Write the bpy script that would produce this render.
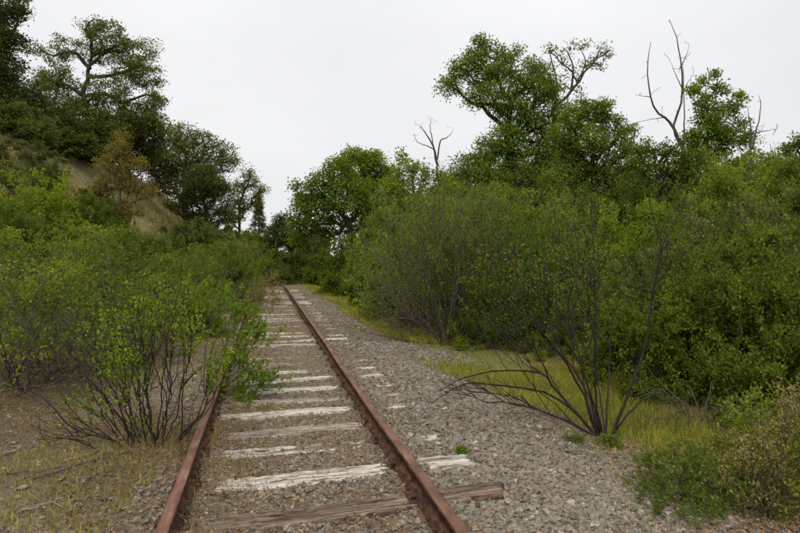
import bpy, bmesh, math, random
import numpy as np
from mathutils import Vector
R = math.radians
for o in list(bpy.data.objects): bpy.data.objects.remove(o)
sc = bpy.context.scene
col = sc.collection

# ------------------------------------------------------------------ camera, sky, sun, exposure
YAW = R(14.2); CX, CY, CZ = -0.226, 0.0, 1.585
cd = bpy.data.cameras.new('camera'); cam = bpy.data.objects.new('camera', cd); col.objects.link(cam)
cd.lens = 24.0; cd.sensor_width = 36.0; cd.clip_start = 0.05; cd.clip_end = 3000
cam.location = (CX, CY, CZ); cam.rotation_euler = (R(90 - 1.02), 0, -YAW)
sc.camera = cam
sc.render.resolution_x, sc.render.resolution_y = 1024, 682
SUN_EL, SUN_AZ = R(55), R(215)
w = bpy.data.worlds.new('World'); sc.world = w; w.use_nodes = True
nt = w.node_tree; nt.nodes.clear()
def N(nt, t, **k):
    n = nt.nodes.new(t)
    for a, b in k.items(): setattr(n, a, b)
    return n
out = N(nt, 'ShaderNodeOutputWorld')
skyt = N(nt, 'ShaderNodeTexSky', sky_type='NISHITA', sun_disc=False, sun_elevation=SUN_EL, sun_rotation=SUN_AZ)
bg1 = N(nt, 'ShaderNodeBackground'); bg1.inputs[1].default_value = 0.008
nt.links.new(skyt.outputs[0], bg1.inputs[0])
tc = N(nt, 'ShaderNodeTexCoord')
mp = N(nt, 'ShaderNodeMapping'); mp.inputs['Scale'].default_value = (1, 1, 2.2)
nz = N(nt, 'ShaderNodeTexNoise'); nz.inputs['Scale'].default_value = 1.6; nz.inputs['Detail'].default_value = 5; nz.inputs['Roughness'].default_value = .5
cr = N(nt, 'ShaderNodeValToRGB')
cr.color_ramp.elements[0].position = .25; cr.color_ramp.elements[0].color = (.72, .73, .745, 1)
cr.color_ramp.elements[1].position = .72; cr.color_ramp.elements[1].color = (.86, .86, .865, 1)
nt.links.new(tc.outputs['Generated'], mp.inputs[0]); nt.links.new(mp.outputs[0], nz.inputs[0]); nt.links.new(nz.outputs[0], cr.inputs[0])
bg2 = N(nt, 'ShaderNodeBackground'); bg2.inputs[1].default_value = 1.0
nt.links.new(cr.outputs[0], bg2.inputs[0])
# an overcast sky is brighter overhead than at the horizon
sz = N(nt, 'ShaderNodeSeparateXYZ'); nt.links.new(tc.outputs['Generated'], sz.inputs[0])
zm = N(nt, 'ShaderNodeMath', operation='MAXIMUM'); zm.inputs[1].default_value = 0; nt.links.new(sz.outputs[2], zm.inputs[0])
zp = N(nt, 'ShaderNodeMath', operation='POWER'); zp.inputs[1].default_value = 2.6; nt.links.new(zm.outputs[0], zp.inputs[0])
za = N(nt, 'ShaderNodeMath', operation='MULTIPLY_ADD'); za.inputs[1].default_value = .95; za.inputs[2].default_value = 1.0; nt.links.new(zp.outputs[0], za.inputs[0])
nt.links.new(za.outputs[0], bg2.inputs[1])
add = N(nt, 'ShaderNodeAddShader')
nt.links.new(bg1.outputs[0], add.inputs[0]); nt.links.new(bg2.outputs[0], add.inputs[1]); nt.links.new(add.outputs[0], out.inputs[0])
sl = bpy.data.lights.new('sun', 'SUN'); sl.energy = 1.5; sl.angle = R(11); sl.color = (1, .95, .86)
so = bpy.data.objects.new('sun', sl); col.objects.link(so)
sd = Vector((math.cos(SUN_EL) * math.sin(SUN_AZ), math.cos(SUN_EL) * math.cos(SUN_AZ), math.sin(SUN_EL)))
so.rotation_euler = sd.to_track_quat('Z', 'Y').to_euler(); so.location = (0, -10, 30)
sc.view_settings.view_transform = 'Standard'; sc.view_settings.look = 'None'; sc.view_settings.exposure = 0.0; sc.view_settings.gamma = 1
try:
    sc.cycles.max_bounces = 9; sc.cycles.diffuse_bounces = 6; sc.cycles.transmission_bounces = 6; sc.cycles.glossy_bounces = 2
except Exception: pass

# ------------------------------------------------------------------ helpers
cs, sn = math.cos(YAW), math.sin(YAW)
def W(px, zc, py=None):
    """point at image column px (800-wide photo), depth zc; z from py or ground"""
    xc = (px - 400) / 533.3 * zc
    x = CX + cs * xc + sn * zc; y = CY - sn * xc + cs * zc
    z = float(gz(x, y)) if py is None else CZ + (257 - py) / 533.3 * zc
    return np.array([x, y, z])
_rn = np.random.default_rng(5)
_K = _rn.normal(size=(14, 2)); _PH = _rn.uniform(0, 6.28, 14); _FR = 2 ** _rn.uniform(-3.2, 1.8, 14)
def bump(x, y, lo=0, hi=14):
    s = 0
    for k, p, f in list(zip(_K, _PH, _FR))[lo:hi]: s = s + np.sin((k[0] * x + k[1] * y) * f + p) / (1 + f * 1.3)
    return s / 4.0
def trackx(y): return np.where(y > 28, -(np.maximum(y, 28) - 28) ** 2 / 240.0, 0.0)
def dip(y): return -0.018 * np.clip(y - 24, 0, 40)
def gz(x, y):
    x = np.asarray(x, float); y = np.asarray(y, float)
    tx = x - np.where(y < 60, trackx(y), trackx(60.))*np.clip((45-y)/20,0,1)
    z = np.interp(-x, [-1, 2.2, 3, 4, 5, 7, 10, 12, 14, 18, 44, 120], [0, 0, .12, .35, 1.1, 3.3, 6.9, 9.2, 10.6, 11.6, 13, 16])
    z = z * np.interp(y, [10, 24, 46], [.55, .62, 1.]) ** np.clip((-x - 3) / 3, 0, 1)
    z = z + np.interp(tx, [1.7, 2.4, 3.3, 5, 12, 30, 100], [0, -.10, -.27, -.32, -.25, .1, .6])
    far = np.clip((np.hypot(tx, (y - 5) * .2) - 2.0) / 3, 0, 1)
    z = z + np.interp(tx, [-2.0, -1.5, -.7, -.55, -.42, .52, .60, .92, 1.0], [.02, .045, .042, .034, 0, 0, .022, .022, 0]) * (.8 + .9 * bump(x * 4, y * 4))
    z = z + bump(x, y) * (.02 + .22 * far) + dip(y)
    return z
def mesh(name, V, Q=None, T=None, smooth=False):
    me = bpy.data.meshes.new(name)
    V = np.asarray(V, np.float32).reshape(-1, 3)
    me.vertices.add(len(V)); me.vertices.foreach_set('co', V.ravel())
    parts = []; starts = []; tot = 0; s = 0
    if Q is not None and len(Q): parts.append(np.asarray(Q, np.int32).ravel()); starts.append(np.arange(len(Q)) * 4 + s); s += len(Q) * 4
    if T is not None and len(T): parts.append(np.asarray(T, np.int32).ravel()); starts.append(np.arange(len(T)) * 3 + s); s += len(T) * 3
    L = np.concatenate(parts); S = np.concatenate(starts).astype(np.int32)
    me.loops.add(len(L)); me.loops.foreach_set('vertex_index', L)
    me.polygons.add(len(S)); me.polygons.foreach_set('loop_start', S)
    if smooth: me.polygons.foreach_set('use_smooth', np.ones(len(S), bool))
    me.update(calc_edges=True); me.validate()
    return me
def link(name, me, mat=None, parent=None, loc=None):
    o = bpy.data.objects.new(name, me); col.objects.link(o)
    if mat is not None and not me.materials: me.materials.append(mat)
    if parent is not None: o.parent = parent
    if loc is not None: o.location = loc
    return o
def tag(o, label=None, cat=None, group=None, kind=None):
    if label: o['label'] = label
    if cat: o['category'] = cat
    if group: o['group'] = group
    if kind: o['kind'] = kind
    return o
def empty(name, loc, rz=0, sc_=1.0):
    o = bpy.data.objects.new(name, None); col.objects.link(o); o.location = loc; o.rotation_euler = (0, 0, rz)
    o.scale = (sc_,) * 3 if np.isscalar(sc_) else sc_; o.empty_display_size = .2
    return o
def copy_tree(o, parent=None):
    c = o.copy(); col.objects.link(c)
    if parent is not None: c.parent = parent
    for ch in [x for x in KIDS.get(o.name, [])]:
        c2 = copy_tree(ch, c); KIDS.setdefault(c.name, []).append(c2)
    return c
KIDS = {}
def child(name, me, mat, parent, kind=None, label=None):
    o = link(name, me, mat, parent); KIDS.setdefault(parent.name, []).append(o)
    tag(o, label=label, kind=kind); return o
def nrm(a): return a / np.maximum(np.linalg.norm(a, axis=-1, keepdims=True), 1e-9)

def tube_arrays(P, Rr, k=3):
    P = np.asarray(P, float); Rr = np.asarray(Rr, float); n, m = Rr.shape
    t = np.gradient(P, axis=1); t = nrm(t)
    d = nrm(P[:, -1] - P[:, 0]); ref = np.where(np.abs(d[:, 2:3]) > .8, np.array([[1., .1, 0]]), np.array([[0, .1, 1.]]))
    u = nrm(np.cross(t, ref[:, None, :])); v = np.cross(t, u)
    a = np.arange(k) / k * 2 * np.pi
    V = P[:, :, None, :] + Rr[:, :, None, None] * (np.cos(a)[None, None, :, None] * u[:, :, None, :] + np.sin(a)[None, None, :, None] * v[:, :, None, :])
    idx = np.arange(n * m * k).reshape(n, m, k)
    A = idx[:, :-1, :]; B = idx[:, 1:, :]
    Q = np.stack([A, np.roll(A, -1, 2), np.roll(B, -1, 2), B], -1).reshape(-1, 4)
    return V.reshape(-1, 3), Q
def join(parts):
    V = []; Q = []; s = 0
    for v, q in parts:
        V.append(v); Q.append(q + s); s += len(v)
    return np.concatenate(V), np.concatenate(Q)
def smoothline(pts, m, rng=None, j=0.0):
    """catmull-rom resample"""
    pts = np.asarray(pts, float); n = len(pts)
    if n == 2: u = np.linspace(0, 1, m)[:, None]; r = pts[0] * (1 - u) + pts[1] * u
    else:
        e = np.vstack([2 * pts[0] - pts[1], pts, 2 * pts[-1] - pts[-2]])
        r = []
        for x in np.linspace(0, n - 1 - 1e-6, m):
            i = int(x); f = x - i; p0, p1, p2, p3 = e[i:i + 4]
            r.append(.5 * (2 * p1 + (p2 - p0) * f + (2 * p0 - 5 * p1 + 4 * p2 - p3) * f * f + (3 * p1 - p0 - 3 * p2 + p3) * f ** 3))
        r = np.array(r)
    if rng is not None and j: r[1:] += rng.normal(size=(m - 1, 3)) * j
    return r

class Grow:
    """greedy tree that joins every target point to the wood already there"""
    def __init__(s, seed, cap=30000):
        s.rng = np.random.default_rng(seed); s.pos = np.zeros((cap, 3)); s.pl = np.zeros(cap); s.dir = np.zeros((cap, 3))
        s.par = np.full(cap, -1); s.n = 0; s.lines = []; s.stems = []
    def stem(s, pts, r0, r1, m=10, j=0.0, root=None):
        P = smoothline(pts, m, s.rng, j); i0 = s.n
        d = nrm(np.gradient(P, axis=0))
        base = 0 if root is None else root
        L = np.concatenate([[0], np.cumsum(np.linalg.norm(np.diff(P, axis=0), axis=1))])
        for a in range(m):
            s.pos[s.n] = P[a]; s.pl[s.n] = L[a] + base; s.dir[s.n] = d[a]; s.par[s.n] = s.n - 1 if a else -1; s.n += 1
        s.stems.append((P, np.linspace(r0, r1, m)))
    def add(s, T, bf=.4, jit=.06, up=.35, order=None, start=0, grav=0.):
        T = np.asarray(T, float)
        if order is None: order = np.argsort(np.linalg.norm(T - s.pos[0], axis=1))
        for t in T[order]:
            n = s.n
            if n + 4 > len(s.pos): break
            dd = np.linalg.norm(s.pos[start:n] - t, axis=1)
            cost = dd + bf * s.pl[start:n]
            if grav: cost = cost + grav * np.maximum(.55 * dd - (t[2] - s.pos[start:n, 2]), 0)
            i = int(np.argmin(cost)) + start; p0 = s.pos[i]; d = dd[i - start]
            if d < 1e-3: continue
            e = (t - p0) / d
            c1 = p0 + (s.dir[i] * .6 + e * .4) * .36 * d
            ed = nrm(e + np.array([0, 0, up]) + s.rng.normal(size=3) * .25)
            c2 = t - ed * .3 * d
            prev = i; ids = [i]; pp = p0
            for u in (1 / 3, 2 / 3, 1.):
                q = (1 - u) ** 3 * p0 + 3 * (1 - u) ** 2 * u * c1 + 3 * (1 - u) * u * u * c2 + u ** 3 * t
                if u < 1: q = q + s.rng.normal(size=3) * jit * d
                s.pos[s.n] = q; s.pl[s.n] = s.pl[prev] + np.linalg.norm(q - pp); s.dir[s.n] = (q - pp) / max(np.linalg.norm(q - pp), 1e-6)
                s.par[s.n] = prev; prev = s.n; ids.append(s.n); pp = q; s.n += 1
            s.lines.append(ids)
    def build(s, rt, pexp=.5, rmax=1.):
        n = s.n; cnt = np.zeros(n); kids = np.zeros(n)
        for l in s.lines: cnt[l[-1]] += 1
        for i in range(n - 1, 0, -1):
            p = s.par[i]
            if p >= 0: cnt[p] += cnt[i]
        I = np.array(s.lines); P = s.pos[I]; c = cnt[I]; c[:, 0] = c[:, 1]
        Rr = np.minimum(rt * np.maximum(c, .6) ** pexp, rmax)
        s.cnt = cnt; s.P = P; s.R = Rr; s.tipmask = c[:, 3] <= 3
        return P, Rr
    def wood(s, k=3, kbig=6, thr=.012, stems=True, ks=7):
        big = s.R[:, 0] > thr; parts = []
        if (~big).any(): parts.append(tube_arrays(s.P[~big], s.R[~big], k))
        if big.any(): parts.append(tube_arrays(s.P[big], s.R[big], kbig))
        if stems:
            for P, r in s.stems: parts.append(tube_arrays(P[None], r[None], ks))
        return join(parts)

def leaves(pos, d, L, Wd, rng, up=.5, fold=.15, lv=.3):
    n = len(pos); d = nrm(d)
    nn = rng.normal(size=(n, 3)); nn[:, 2] += up * 2; nn = nrm(nn - (nn * d).sum(1, keepdims=True) * d)
    s = np.cross(d, nn); Ls = (L * (1 + rng.uniform(-lv, lv, n)))[:, None]; Ws = Ls * (Wd / L) * .5
    a = pos; b = pos + d * Ls * .48 + s * Ws + nn * Ls * fold; c = pos + d * Ls; e = pos + d * Ls * .48 - s * Ws + nn * Ls * fold
    V = np.stack([a, b, c, e], 1).reshape(-1, 3); Q = np.arange(4 * n).reshape(-1, 4)
    return V, Q
def twigleaves(P, per, rng, L, Wd, u0=.3, spread=.01, outdir=.42, up=.5, drop=0.0):
    """leaves along polylines P (n,4,3)"""
    n = len(P)
    if n == 0: return np.zeros((0, 3)), np.zeros((0, 4), int)
    k = rng.poisson(per, n); idx = np.repeat(np.arange(n), k); m = len(idx)
    u = (u0 + (1 - u0) * rng.random(m) ** .7) * 3; i = np.minimum(u.astype(int), 2); f = (u - i)[:, None]
    A = P[idx, i]; B = P[idx, i + 1]; pos = A * (1 - f) + B * f + rng.normal(size=(m, 3)) * spread
    d = nrm(B - A) * outdir + rng.normal(size=(m, 3)) * .6; d[:, 2] -= drop
    return leaves(pos, d, L, Wd, rng, up)
def lumps(rng, n=9, amp=.35):
    D = nrm(rng.normal(size=(n, 3))); A = rng.uniform(-amp, amp, n)
    return lambda v: 1 + (A[None] * np.exp(-(1 - v @ D.T) * 5)).sum(1)
def dome(rng, n, rx, rz, zlo=.1, shell=.45, amp=.35, asym=None):
    """targets in a lumpy dome of radius rx and height rz"""
    v = nrm(rng.normal(size=(n * 3, 3))); v[:, 2] = np.abs(v[:, 2]) * 1.0 - .12; v = nrm(v); v = v[v[:, 2] > -.15][:n]
    r = (shell + (1 - shell) * rng.random(len(v))) ** .7 * lumps(rng, amp=amp)(v)
    T = v * r[:, None] * np.array([rx, rx, rz]); T[:, 2] = T[:, 2] * (1 - zlo) + zlo * rz
    T[:, 2] = np.maximum(T[:, 2], .04)
    return T
def clumpdome(rng, n, rx, rz, zlo=.1, shell=.45, amp=.35, cl=22, sig=.11):
    C = dome(rng, max(6, n // cl), rx, rz, zlo, shell, amp); T = C[rng.integers(0, len(C), int(n * .82))]
    T = T + rng.normal(size=T.shape) * sig * rx * np.array([1, 1, .8]); D = dome(rng, n - len(T), rx, rz, zlo, shell, amp)
    T = np.concatenate([T, D]); up = rng.random(len(T)) < .10; T[up] *= (1 + rng.random((up.sum(), 1)) * .22); T[up, 2] += rng.random(up.sum()) * .16 * rz
    T[:, 2] = np.maximum(T[:, 2], .04); return T
def ball(rng, n, c, r, shell=.3, amp=.3):
    v = nrm(rng.normal(size=(n, 3))); rr = (shell ** 3 + (1 - shell ** 3) * rng.random(n)) ** (1 / 3) * lumps(rng, amp=amp)(v)
    return np.asarray(c) + v * rr[:, None] * np.asarray(r)

# ------------------------------------------------------------------ materials
def mat(name):
    m = bpy.data.materials.new(name); m.use_nodes = True; m.node_tree.nodes.clear(); return m, m.node_tree
def ramp(nt, els, interp='LINEAR'):
    r = N(nt, 'ShaderNodeValToRGB'); e = r.color_ramp; e.interpolation = interp
    e.elements[0].position, e.elements[0].color = els[0][0], (*els[0][1], 1)
    e.elements[1].position, e.elements[1].color = els[-1][0], (*els[-1][1], 1)
    for p, c in els[1:-1]:
        x = e.elements.new(p); x.color = (*c, 1)
    return r
def leafmat(name, c, c2=None, dry=None, dryf=.03, tr=.35, rough=.6, spec=.12):
    c = np.array(c); c2 = np.array(c2 if c2 is not None else c * np.array([.62, .68, .7]))
    m, nt = mat(name); o = N(nt, 'ShaderNodeOutputMaterial'); g = N(nt, 'ShaderNodeNewGeometry'); oi = N(nt, 'ShaderNodeObjectInfo')
    els = [(0, c2), (.5, (c + c2) / 2), (.9, c), (1 - dryf, c * np.array([1.15, 1.1, .9]))]
    if dry is not None: els.append((1, dry))
    r = ramp(nt, [(a, tuple(b)) for a, b in els]); nt.links.new(g.outputs['Random Per Island'], r.inputs[0])
    tcn = N(nt, 'ShaderNodeTexCoord'); nz = N(nt, 'ShaderNodeTexNoise'); nz.inputs['Scale'].default_value = 1.3; nz.inputs['Detail'].default_value = 2
    nt.links.new(tcn.outputs['Object'], nz.inputs[0])
    mr = N(nt, 'ShaderNodeMapRange'); mr.inputs[1].default_value = .3; mr.inputs[2].default_value = .7; mr.inputs[3].default_value = .72; mr.inputs[4].default_value = 1.25
    nt.links.new(nz.outputs[0], mr.inputs[0])
    hs = N(nt, 'ShaderNodeHueSaturation'); nt.links.new(r.outputs[0], hs.inputs['Color']); mv = N(nt, 'ShaderNodeMapRange'); mv.inputs[3].default_value = .78; mv.inputs[4].default_value = 1.25; nt.links.new(oi.outputs['Random'], mv.inputs[0])
    mm = N(nt, 'ShaderNodeMath', operation='MULTIPLY'); nt.links.new(mr.outputs[0], mm.inputs[0]); nt.links.new(mv.outputs[0], mm.inputs[1]); nt.links.new(mm.outputs[0], hs.inputs['Value'])
    mr2 = N(nt, 'ShaderNodeMapRange'); mr2.inputs[3].default_value = .512; mr2.inputs[4].default_value = .484
    nt.links.new(oi.outputs['Random'], mr2.inputs[0]); nt.links.new(mr2.outputs[0], hs.inputs['Hue'])
    p = N(nt, 'ShaderNodeBsdfPrincipled'); p.inputs['Roughness'].default_value = rough; p.inputs['Specular IOR Level'].default_value = spec
    t = N(nt, 'ShaderNodeBsdfTranslucent'); mx = N(nt, 'ShaderNodeMixShader'); mx.inputs[0].default_value = tr
    tm = N(nt, 'ShaderNodeMix', data_type='RGBA', blend_type='MULTIPLY'); tm.inputs[0].default_value = 1; tm.inputs[7].default_value = (1.35, 1.3, .6, 1)
    nt.links.new(hs.outputs[0], tm.inputs[6]); nt.links.new(tm.outputs[2], t.inputs[0])
    nt.links.new(hs.outputs[0], p.inputs['Base Color']); nt.links.new(p.outputs[0], mx.inputs[1]); nt.links.new(t.outputs[0], mx.inputs[2]); nt.links.new(mx.outputs[0], o.inputs[0])
    return m
def solid(name, els, scale=8., stretch=(1, 1, 1), rough=.85, bumpd=.01, detail=6, coord='Object', spec=.2):
    m, nt = mat(name); o = N(nt, 'ShaderNodeOutputMaterial'); tcn = N(nt, 'ShaderNodeTexCoord'); mp = N(nt, 'ShaderNodeMapping'); mp.inputs['Scale'].default_value = stretch
    nz = N(nt, 'ShaderNodeTexNoise'); nz.inputs['Scale'].default_value = scale; nz.inputs['Detail'].default_value = detail; nz.inputs['Roughness'].default_value = .65
    nt.links.new(tcn.outputs[coord], mp.inputs[0]); nt.links.new(mp.outputs[0], nz.inputs[0])
    r = ramp(nt, els); nt.links.new(nz.outputs[0], r.inputs[0])
    p = N(nt, 'ShaderNodeBsdfPrincipled'); p.inputs['Roughness'].default_value = rough; p.inputs['Specular IOR Level'].default_value = spec
    nt.links.new(r.outputs[0], p.inputs['Base Color'])
    b = N(nt, 'ShaderNodeBump'); b.inputs['Distance'].default_value = bumpd; b.inputs['Strength'].default_value = .8
    nt.links.new(nz.outputs[0], b.inputs['Height']); nt.links.new(b.outputs[0], p.inputs['Normal']); nt.links.new(p.outputs[0], o.inputs[0])
    return m
M = {}
M['leaf_bright'] = leafmat('bright_leaves', (0.190, 0.285, 0.023), (0.105, 0.175, 0.016), dry=(0.320, 0.340, 0.041), tr=.4)
M['leaf_fresh'] = leafmat('fresh_shrub_leaves', (0.172, 0.240, 0.027), (0.112, 0.150, 0.018), dry=(0.330, 0.280, 0.061), dryf=.06, tr=.4)
M['leaf_shrub'] = leafmat('shrub_leaves', (0.155, 0.215, 0.022), (0.080, 0.118, 0.014), dry=(0.240, 0.180, 0.041), dryf=.05, tr=.4)
M['leaf_yellow'] = leafmat('yellow_green_leaves', (0.205, 0.290, 0.020), (0.145, 0.195, 0.015), dry=(0.340, 0.300, 0.041), tr=.4)
M['leaf_oak'] = leafmat('oak_leaves', (0.145, 0.185, 0.041), (0.090, 0.110, 0.023), dry=(0.210, 0.180, 0.054), tr=.3)
M['leaf_dark'] = leafmat('dark_evergreen_leaves', (0.115, 0.150, 0.027), (0.055, 0.078, 0.015), tr=.25, spec=.15)
M['leaf_tree'] = leafmat('tree_leaves', (0.140, 0.222, 0.030), (0.070, 0.122, 0.017), dry=(0.250, 0.260, 0.048), tr=.38)
M['leaf_dull'] = leafmat('dull_olive_leaves', (0.175, 0.195, 0.054), (0.095, 0.110, 0.033), dry=(0.260, 0.220, 0.082), dryf=.08)
M['leaf_poplar'] = leafmat('poplar_leaves', (0.200, 0.255, 0.058), (0.110, 0.145, 0.033), dry=(0.320, 0.340, 0.116))
M['leaf_madrone'] = leafmat('russet_leaves', (0.240, 0.205, 0.048), (0.140, 0.130, 0.027), dry=(0.380, 0.200, 0.054), dryf=.25)
M['leaf_tan'] = leafmat('tan_seed_heads', (0.420, 0.330, 0.129), (0.220, 0.190, 0.054), dry=(0.300, 0.180, 0.068), dryf=.2, tr=.3)
M['litter'] = leafmat('dry_leaf_litter', (.31, .19, .105), (.15, .085, .045), dry=(.46, .33, .21), dryf=.12, tr=.1)
M['grass_g'] = leafmat('green_grass', (.320, .330, .060), (.180, .200, .040), dry=(.42, .34, .15), dryf=.18)
M['grass_t'] = leafmat('dry_hill_grass', (.36, .30, .15), (.22, .19, .09), dry=(.45, .37, .2), dryf=.1)
M['weed_d'] = leafmat('brown_track_weeds', (.30, .24, .11), (.17, .15, .06), dry=(.38, .27, .16), dryf=.2)
M['bark'] = solid('dark_bark', [(.3, (.028, .022, .018)), (.6, (.075, .06, .048)), (.8, (.15, .125, .10))], 14, (1, 1, .35), bumpd=.02)
M['twig'] = solid('grey_brown_twigs', [(.3, (.065, .047, .040)), (.6, (.13, .10, .085)), (.8, (.21, .17, .15))], 18, bumpd=.002)
M['twig_dark'] = solid('dark_wet_stems', [(.3, (.018, .013, .012)), (.6, (.050, .036, .032)), (.8, (.10, .075, .065))], 20, (1, 1, .5), bumpd=.004)
M['dead'] = solid('bleached_dead_wood', [(.3, (.035, .03, .026)), (.55, (.085, .075, .066)), (.75, (.20, .18, .16))], 7, (1, 1, .4), bumpd=.01)
M['stick'] = solid('pale_dry_sticks', [(.3, (.14, .12, .10)), (.6, (.30, .27, .23)), (.8, (.48, .44, .39))], 12, bumpd=.004)
M['rust'] = solid('rusty_steel', [(.30, (.060, .028, .017)), (.42, (.118, .054, .033)), (.53, (.165, .080, .050)), (.62, (.205, .115, .078)), (.72, (.26, .165, .12))], 13, (1, .3, 1), rough=.62, bumpd=.002, spec=.3, detail=10)
M['rust_shade_side'] = solid('flaky_rusty_shaded_steel_side', [(.34, (.026, .013, .009)), (.45, (.055, .027, .017)), (.54, (.090, .043, .027)), (.66, (.14, .078, .05))], 26, (1, .5, 1), rough=.85, bumpd=.004, spec=.15, detail=9)  # darker rust, with the shade under the rail head put into the colour
M['rust_dark'] = solid('dark_rusty_steel', [(.3, (.032, .018, .013)), (.55, (.075, .038, .026)), (.8, (.14, .075, .05))], 30, rough=.9, bumpd=.003)

def groundmat():
    m, nt = mat('ground_soil'); Lk = nt.links.new; o = N(nt, 'ShaderNodeOutputMaterial'); tcn = N(nt, 'ShaderNodeTexCoord')
    sep = N(nt, 'ShaderNodeSeparateXYZ'); Lk(tcn.outputs['Object'], sep.inputs[0])
    def noise(s, d=6, r=.6):
        n = N(nt, 'ShaderNodeTexNoise'); n.inputs['Scale'].default_value = s; n.inputs['Detail'].default_value = d; n.inputs['Roughness'].default_value = r; Lk(tcn.outputs['Object'], n.inputs[0]); return n
    def mixc(f, a, b):
        x = N(nt, 'ShaderNodeMix', data_type='RGBA')
        (Lk(f, x.inputs[0]) if not isinstance(f, float) else setattr(x.inputs[0], 'default_value', f))
        Lk(a, x.inputs[6]); Lk(b, x.inputs[7]); return x.outputs[2]
    def mapr(v, a, b, c=0., d=1.):
        x = N(nt, 'ShaderNodeMapRange', interpolation_type='SMOOTHSTEP'); x.inputs[1].default_value = a; x.inputs[2].default_value = b; x.inputs[3].default_value = c; x.inputs[4].default_value = d; Lk(v, x.inputs[0]); return x.outputs[0]
    def math_(op, a, b):
        x = N(nt, 'ShaderNodeMath', operation=op)
        for i, q in enumerate((a, b)):
            (setattr(x.inputs[i], 'default_value', q) if isinstance(q, float) else Lk(q, x.inputs[i]))
        return x.outputs[0]
    n1, n2, n3 = noise(1.1), noise(9), noise(70, 4, .7)
    # fine gravel
    vo = N(nt, 'ShaderNodeTexVoronoi'); vo.inputs['Scale'].default_value = 55; Lk(tcn.outputs['Object'], vo.inputs[0])
    grav = ramp(nt, [(0, (.09, .064, .042)), (.3, (.19, .135, .090)), (.55, (.26, .205, .155)), (.75, (.17, .15, .125)), (1, (.36, .295, .23))])
    sp = N(nt, 'ShaderNodeSeparateColor'); Lk(vo.outputs['Color'], sp.inputs[0]); Lk(sp.outputs[0], grav.inputs[0])
    dust = ramp(nt, [(.3, (.12, .078, .047)), (.5, (.20, .138, .088)), (.7, (.28, .205, .14))]); Lk(n3.outputs[0], dust.inputs[0])
    bal = mixc(mapr(n2.outputs[0], .42, .62), grav.outputs[0], dust.outputs[0])
    # litter soil
    soil = ramp(nt, [(.25, (.070, .052, .034)), (.45, (.135, .10, .066)), (.6, (.20, .155, .105)), (.78, (.30, .25, .18))]); Lk(n3.outputs[0], soil.inputs[0])
    gr = ramp(nt, [(.3, (.11, .125, .032)), (.5, (.185, .20, .05)), (.7, (.27, .26, .09))]); Lk(n3.outputs[0], gr.inputs[0])
    n4 = noise(3.2, 7, .75); hill = ramp(nt, [(.34, (.10, .085, .035)), (.5, (.24, .19, .095)), (.66, (.38, .31, .18))]); Lk(n4.outputs[0], hill.inputs[0])
    wob = math_('MULTIPLY', math_('SUBTRACT', n1.outputs[0], .5), 2.2)
    X = math_('ADD', sep.outputs[0], wob)
    leftsoil = mapr(X, -1.5, -2.3); base = mixc(leftsoil, bal, mixc(mapr(n2.outputs[0], .5, .7, 0., .6), soil.outputs[0], gr.outputs[0]))
    base = mixc(mapr(X, 2.3, 2.9), base, mixc(mapr(n1.outputs[0], .15, .45), soil.outputs[0], gr.outputs[0]))
    # far stretch of ballast gets greener
    base = mixc(mapr(sep.outputs[1], 9., 26., 0., .35), base, mixc(mapr(n2.outputs[0], .4, .6), gr.outputs[0], soil.outputs[0]))
    base = mixc(mapr(X, 8., 12.), base, soil.outputs[0])
    base = mixc(mapr(X, -4.0, -5.2), base, mixc(mapr(n2.outputs[0], .35, .65, .0, .45), hill.outputs[0], gr.outputs[0]))
    p = N(nt, 'ShaderNodeBsdfPrincipled'); p.inputs['Roughness'].default_value = .95; p.inputs['Specular IOR Level'].default_value = .1
    Lk(base, p.inputs['Base Color'])
    hsum = math_('ADD', math_('MULTIPLY', n3.outputs[0], 1.0), math_('MULTIPLY', vo.outputs['Distance'], -1.2))
    b = N(nt, 'ShaderNodeBump'); b.inputs['Distance'].default_value = .015; b.inputs['Strength'].default_value = 1.
    Lk(hsum, b.inputs['Height']); Lk(b.outputs[0], p.inputs['Normal']); Lk(p.outputs[0], o.inputs[0])
    return m
M['ground'] = groundmat()

# ------------------------------------------------------------------ ground
def lines(segs):
    r = []
    for a, b, st in segs: r += list(np.arange(a, b - 1e-6, st))
    r.append(segs[-1][1]); return np.array(r)
gx = lines([(-900, -200, 100), (-200, -60, 14), (-60, -16, 1.5), (-16, -4, .35), (-4, 4.5, .07), (4.5, 12, .35), (12, 60, 3), (60, 200, 20), (200, 900, 100)])
gy = lines([(-300, -20, 40), (-20, 1.6, 1.5), (1.6, 9, .07), (9, 24, .22), (24, 60, .8), (60, 140, 3), (140, 400, 20), (400, 1500, 150)])
GX, GY = np.meshgrid(gx, gy); GZ = gz(GX, GY)
nearm = np.exp(-((GX / 3.2) ** 6)) * (GY < 24)
rr = np.random.default_rng(2)
GZ = GZ + rr.normal(size=GZ.shape) * .006 * (np.abs(GX) < 6) * (GY < 24) * (GY > 0)
nx, ny = len(gx), len(gy); idx = np.arange(nx * ny).reshape(ny, nx)
Q = np.stack([idx[:-1, :-1], idx[:-1, 1:], idx[1:, 1:], idx[1:, :-1]], -1).reshape(-1, 4)
g = link('ground', mesh('ground', np.stack([GX, GY, GZ], -1), Q, smooth=True), M['ground']); tag(g, kind='structure')

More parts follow.
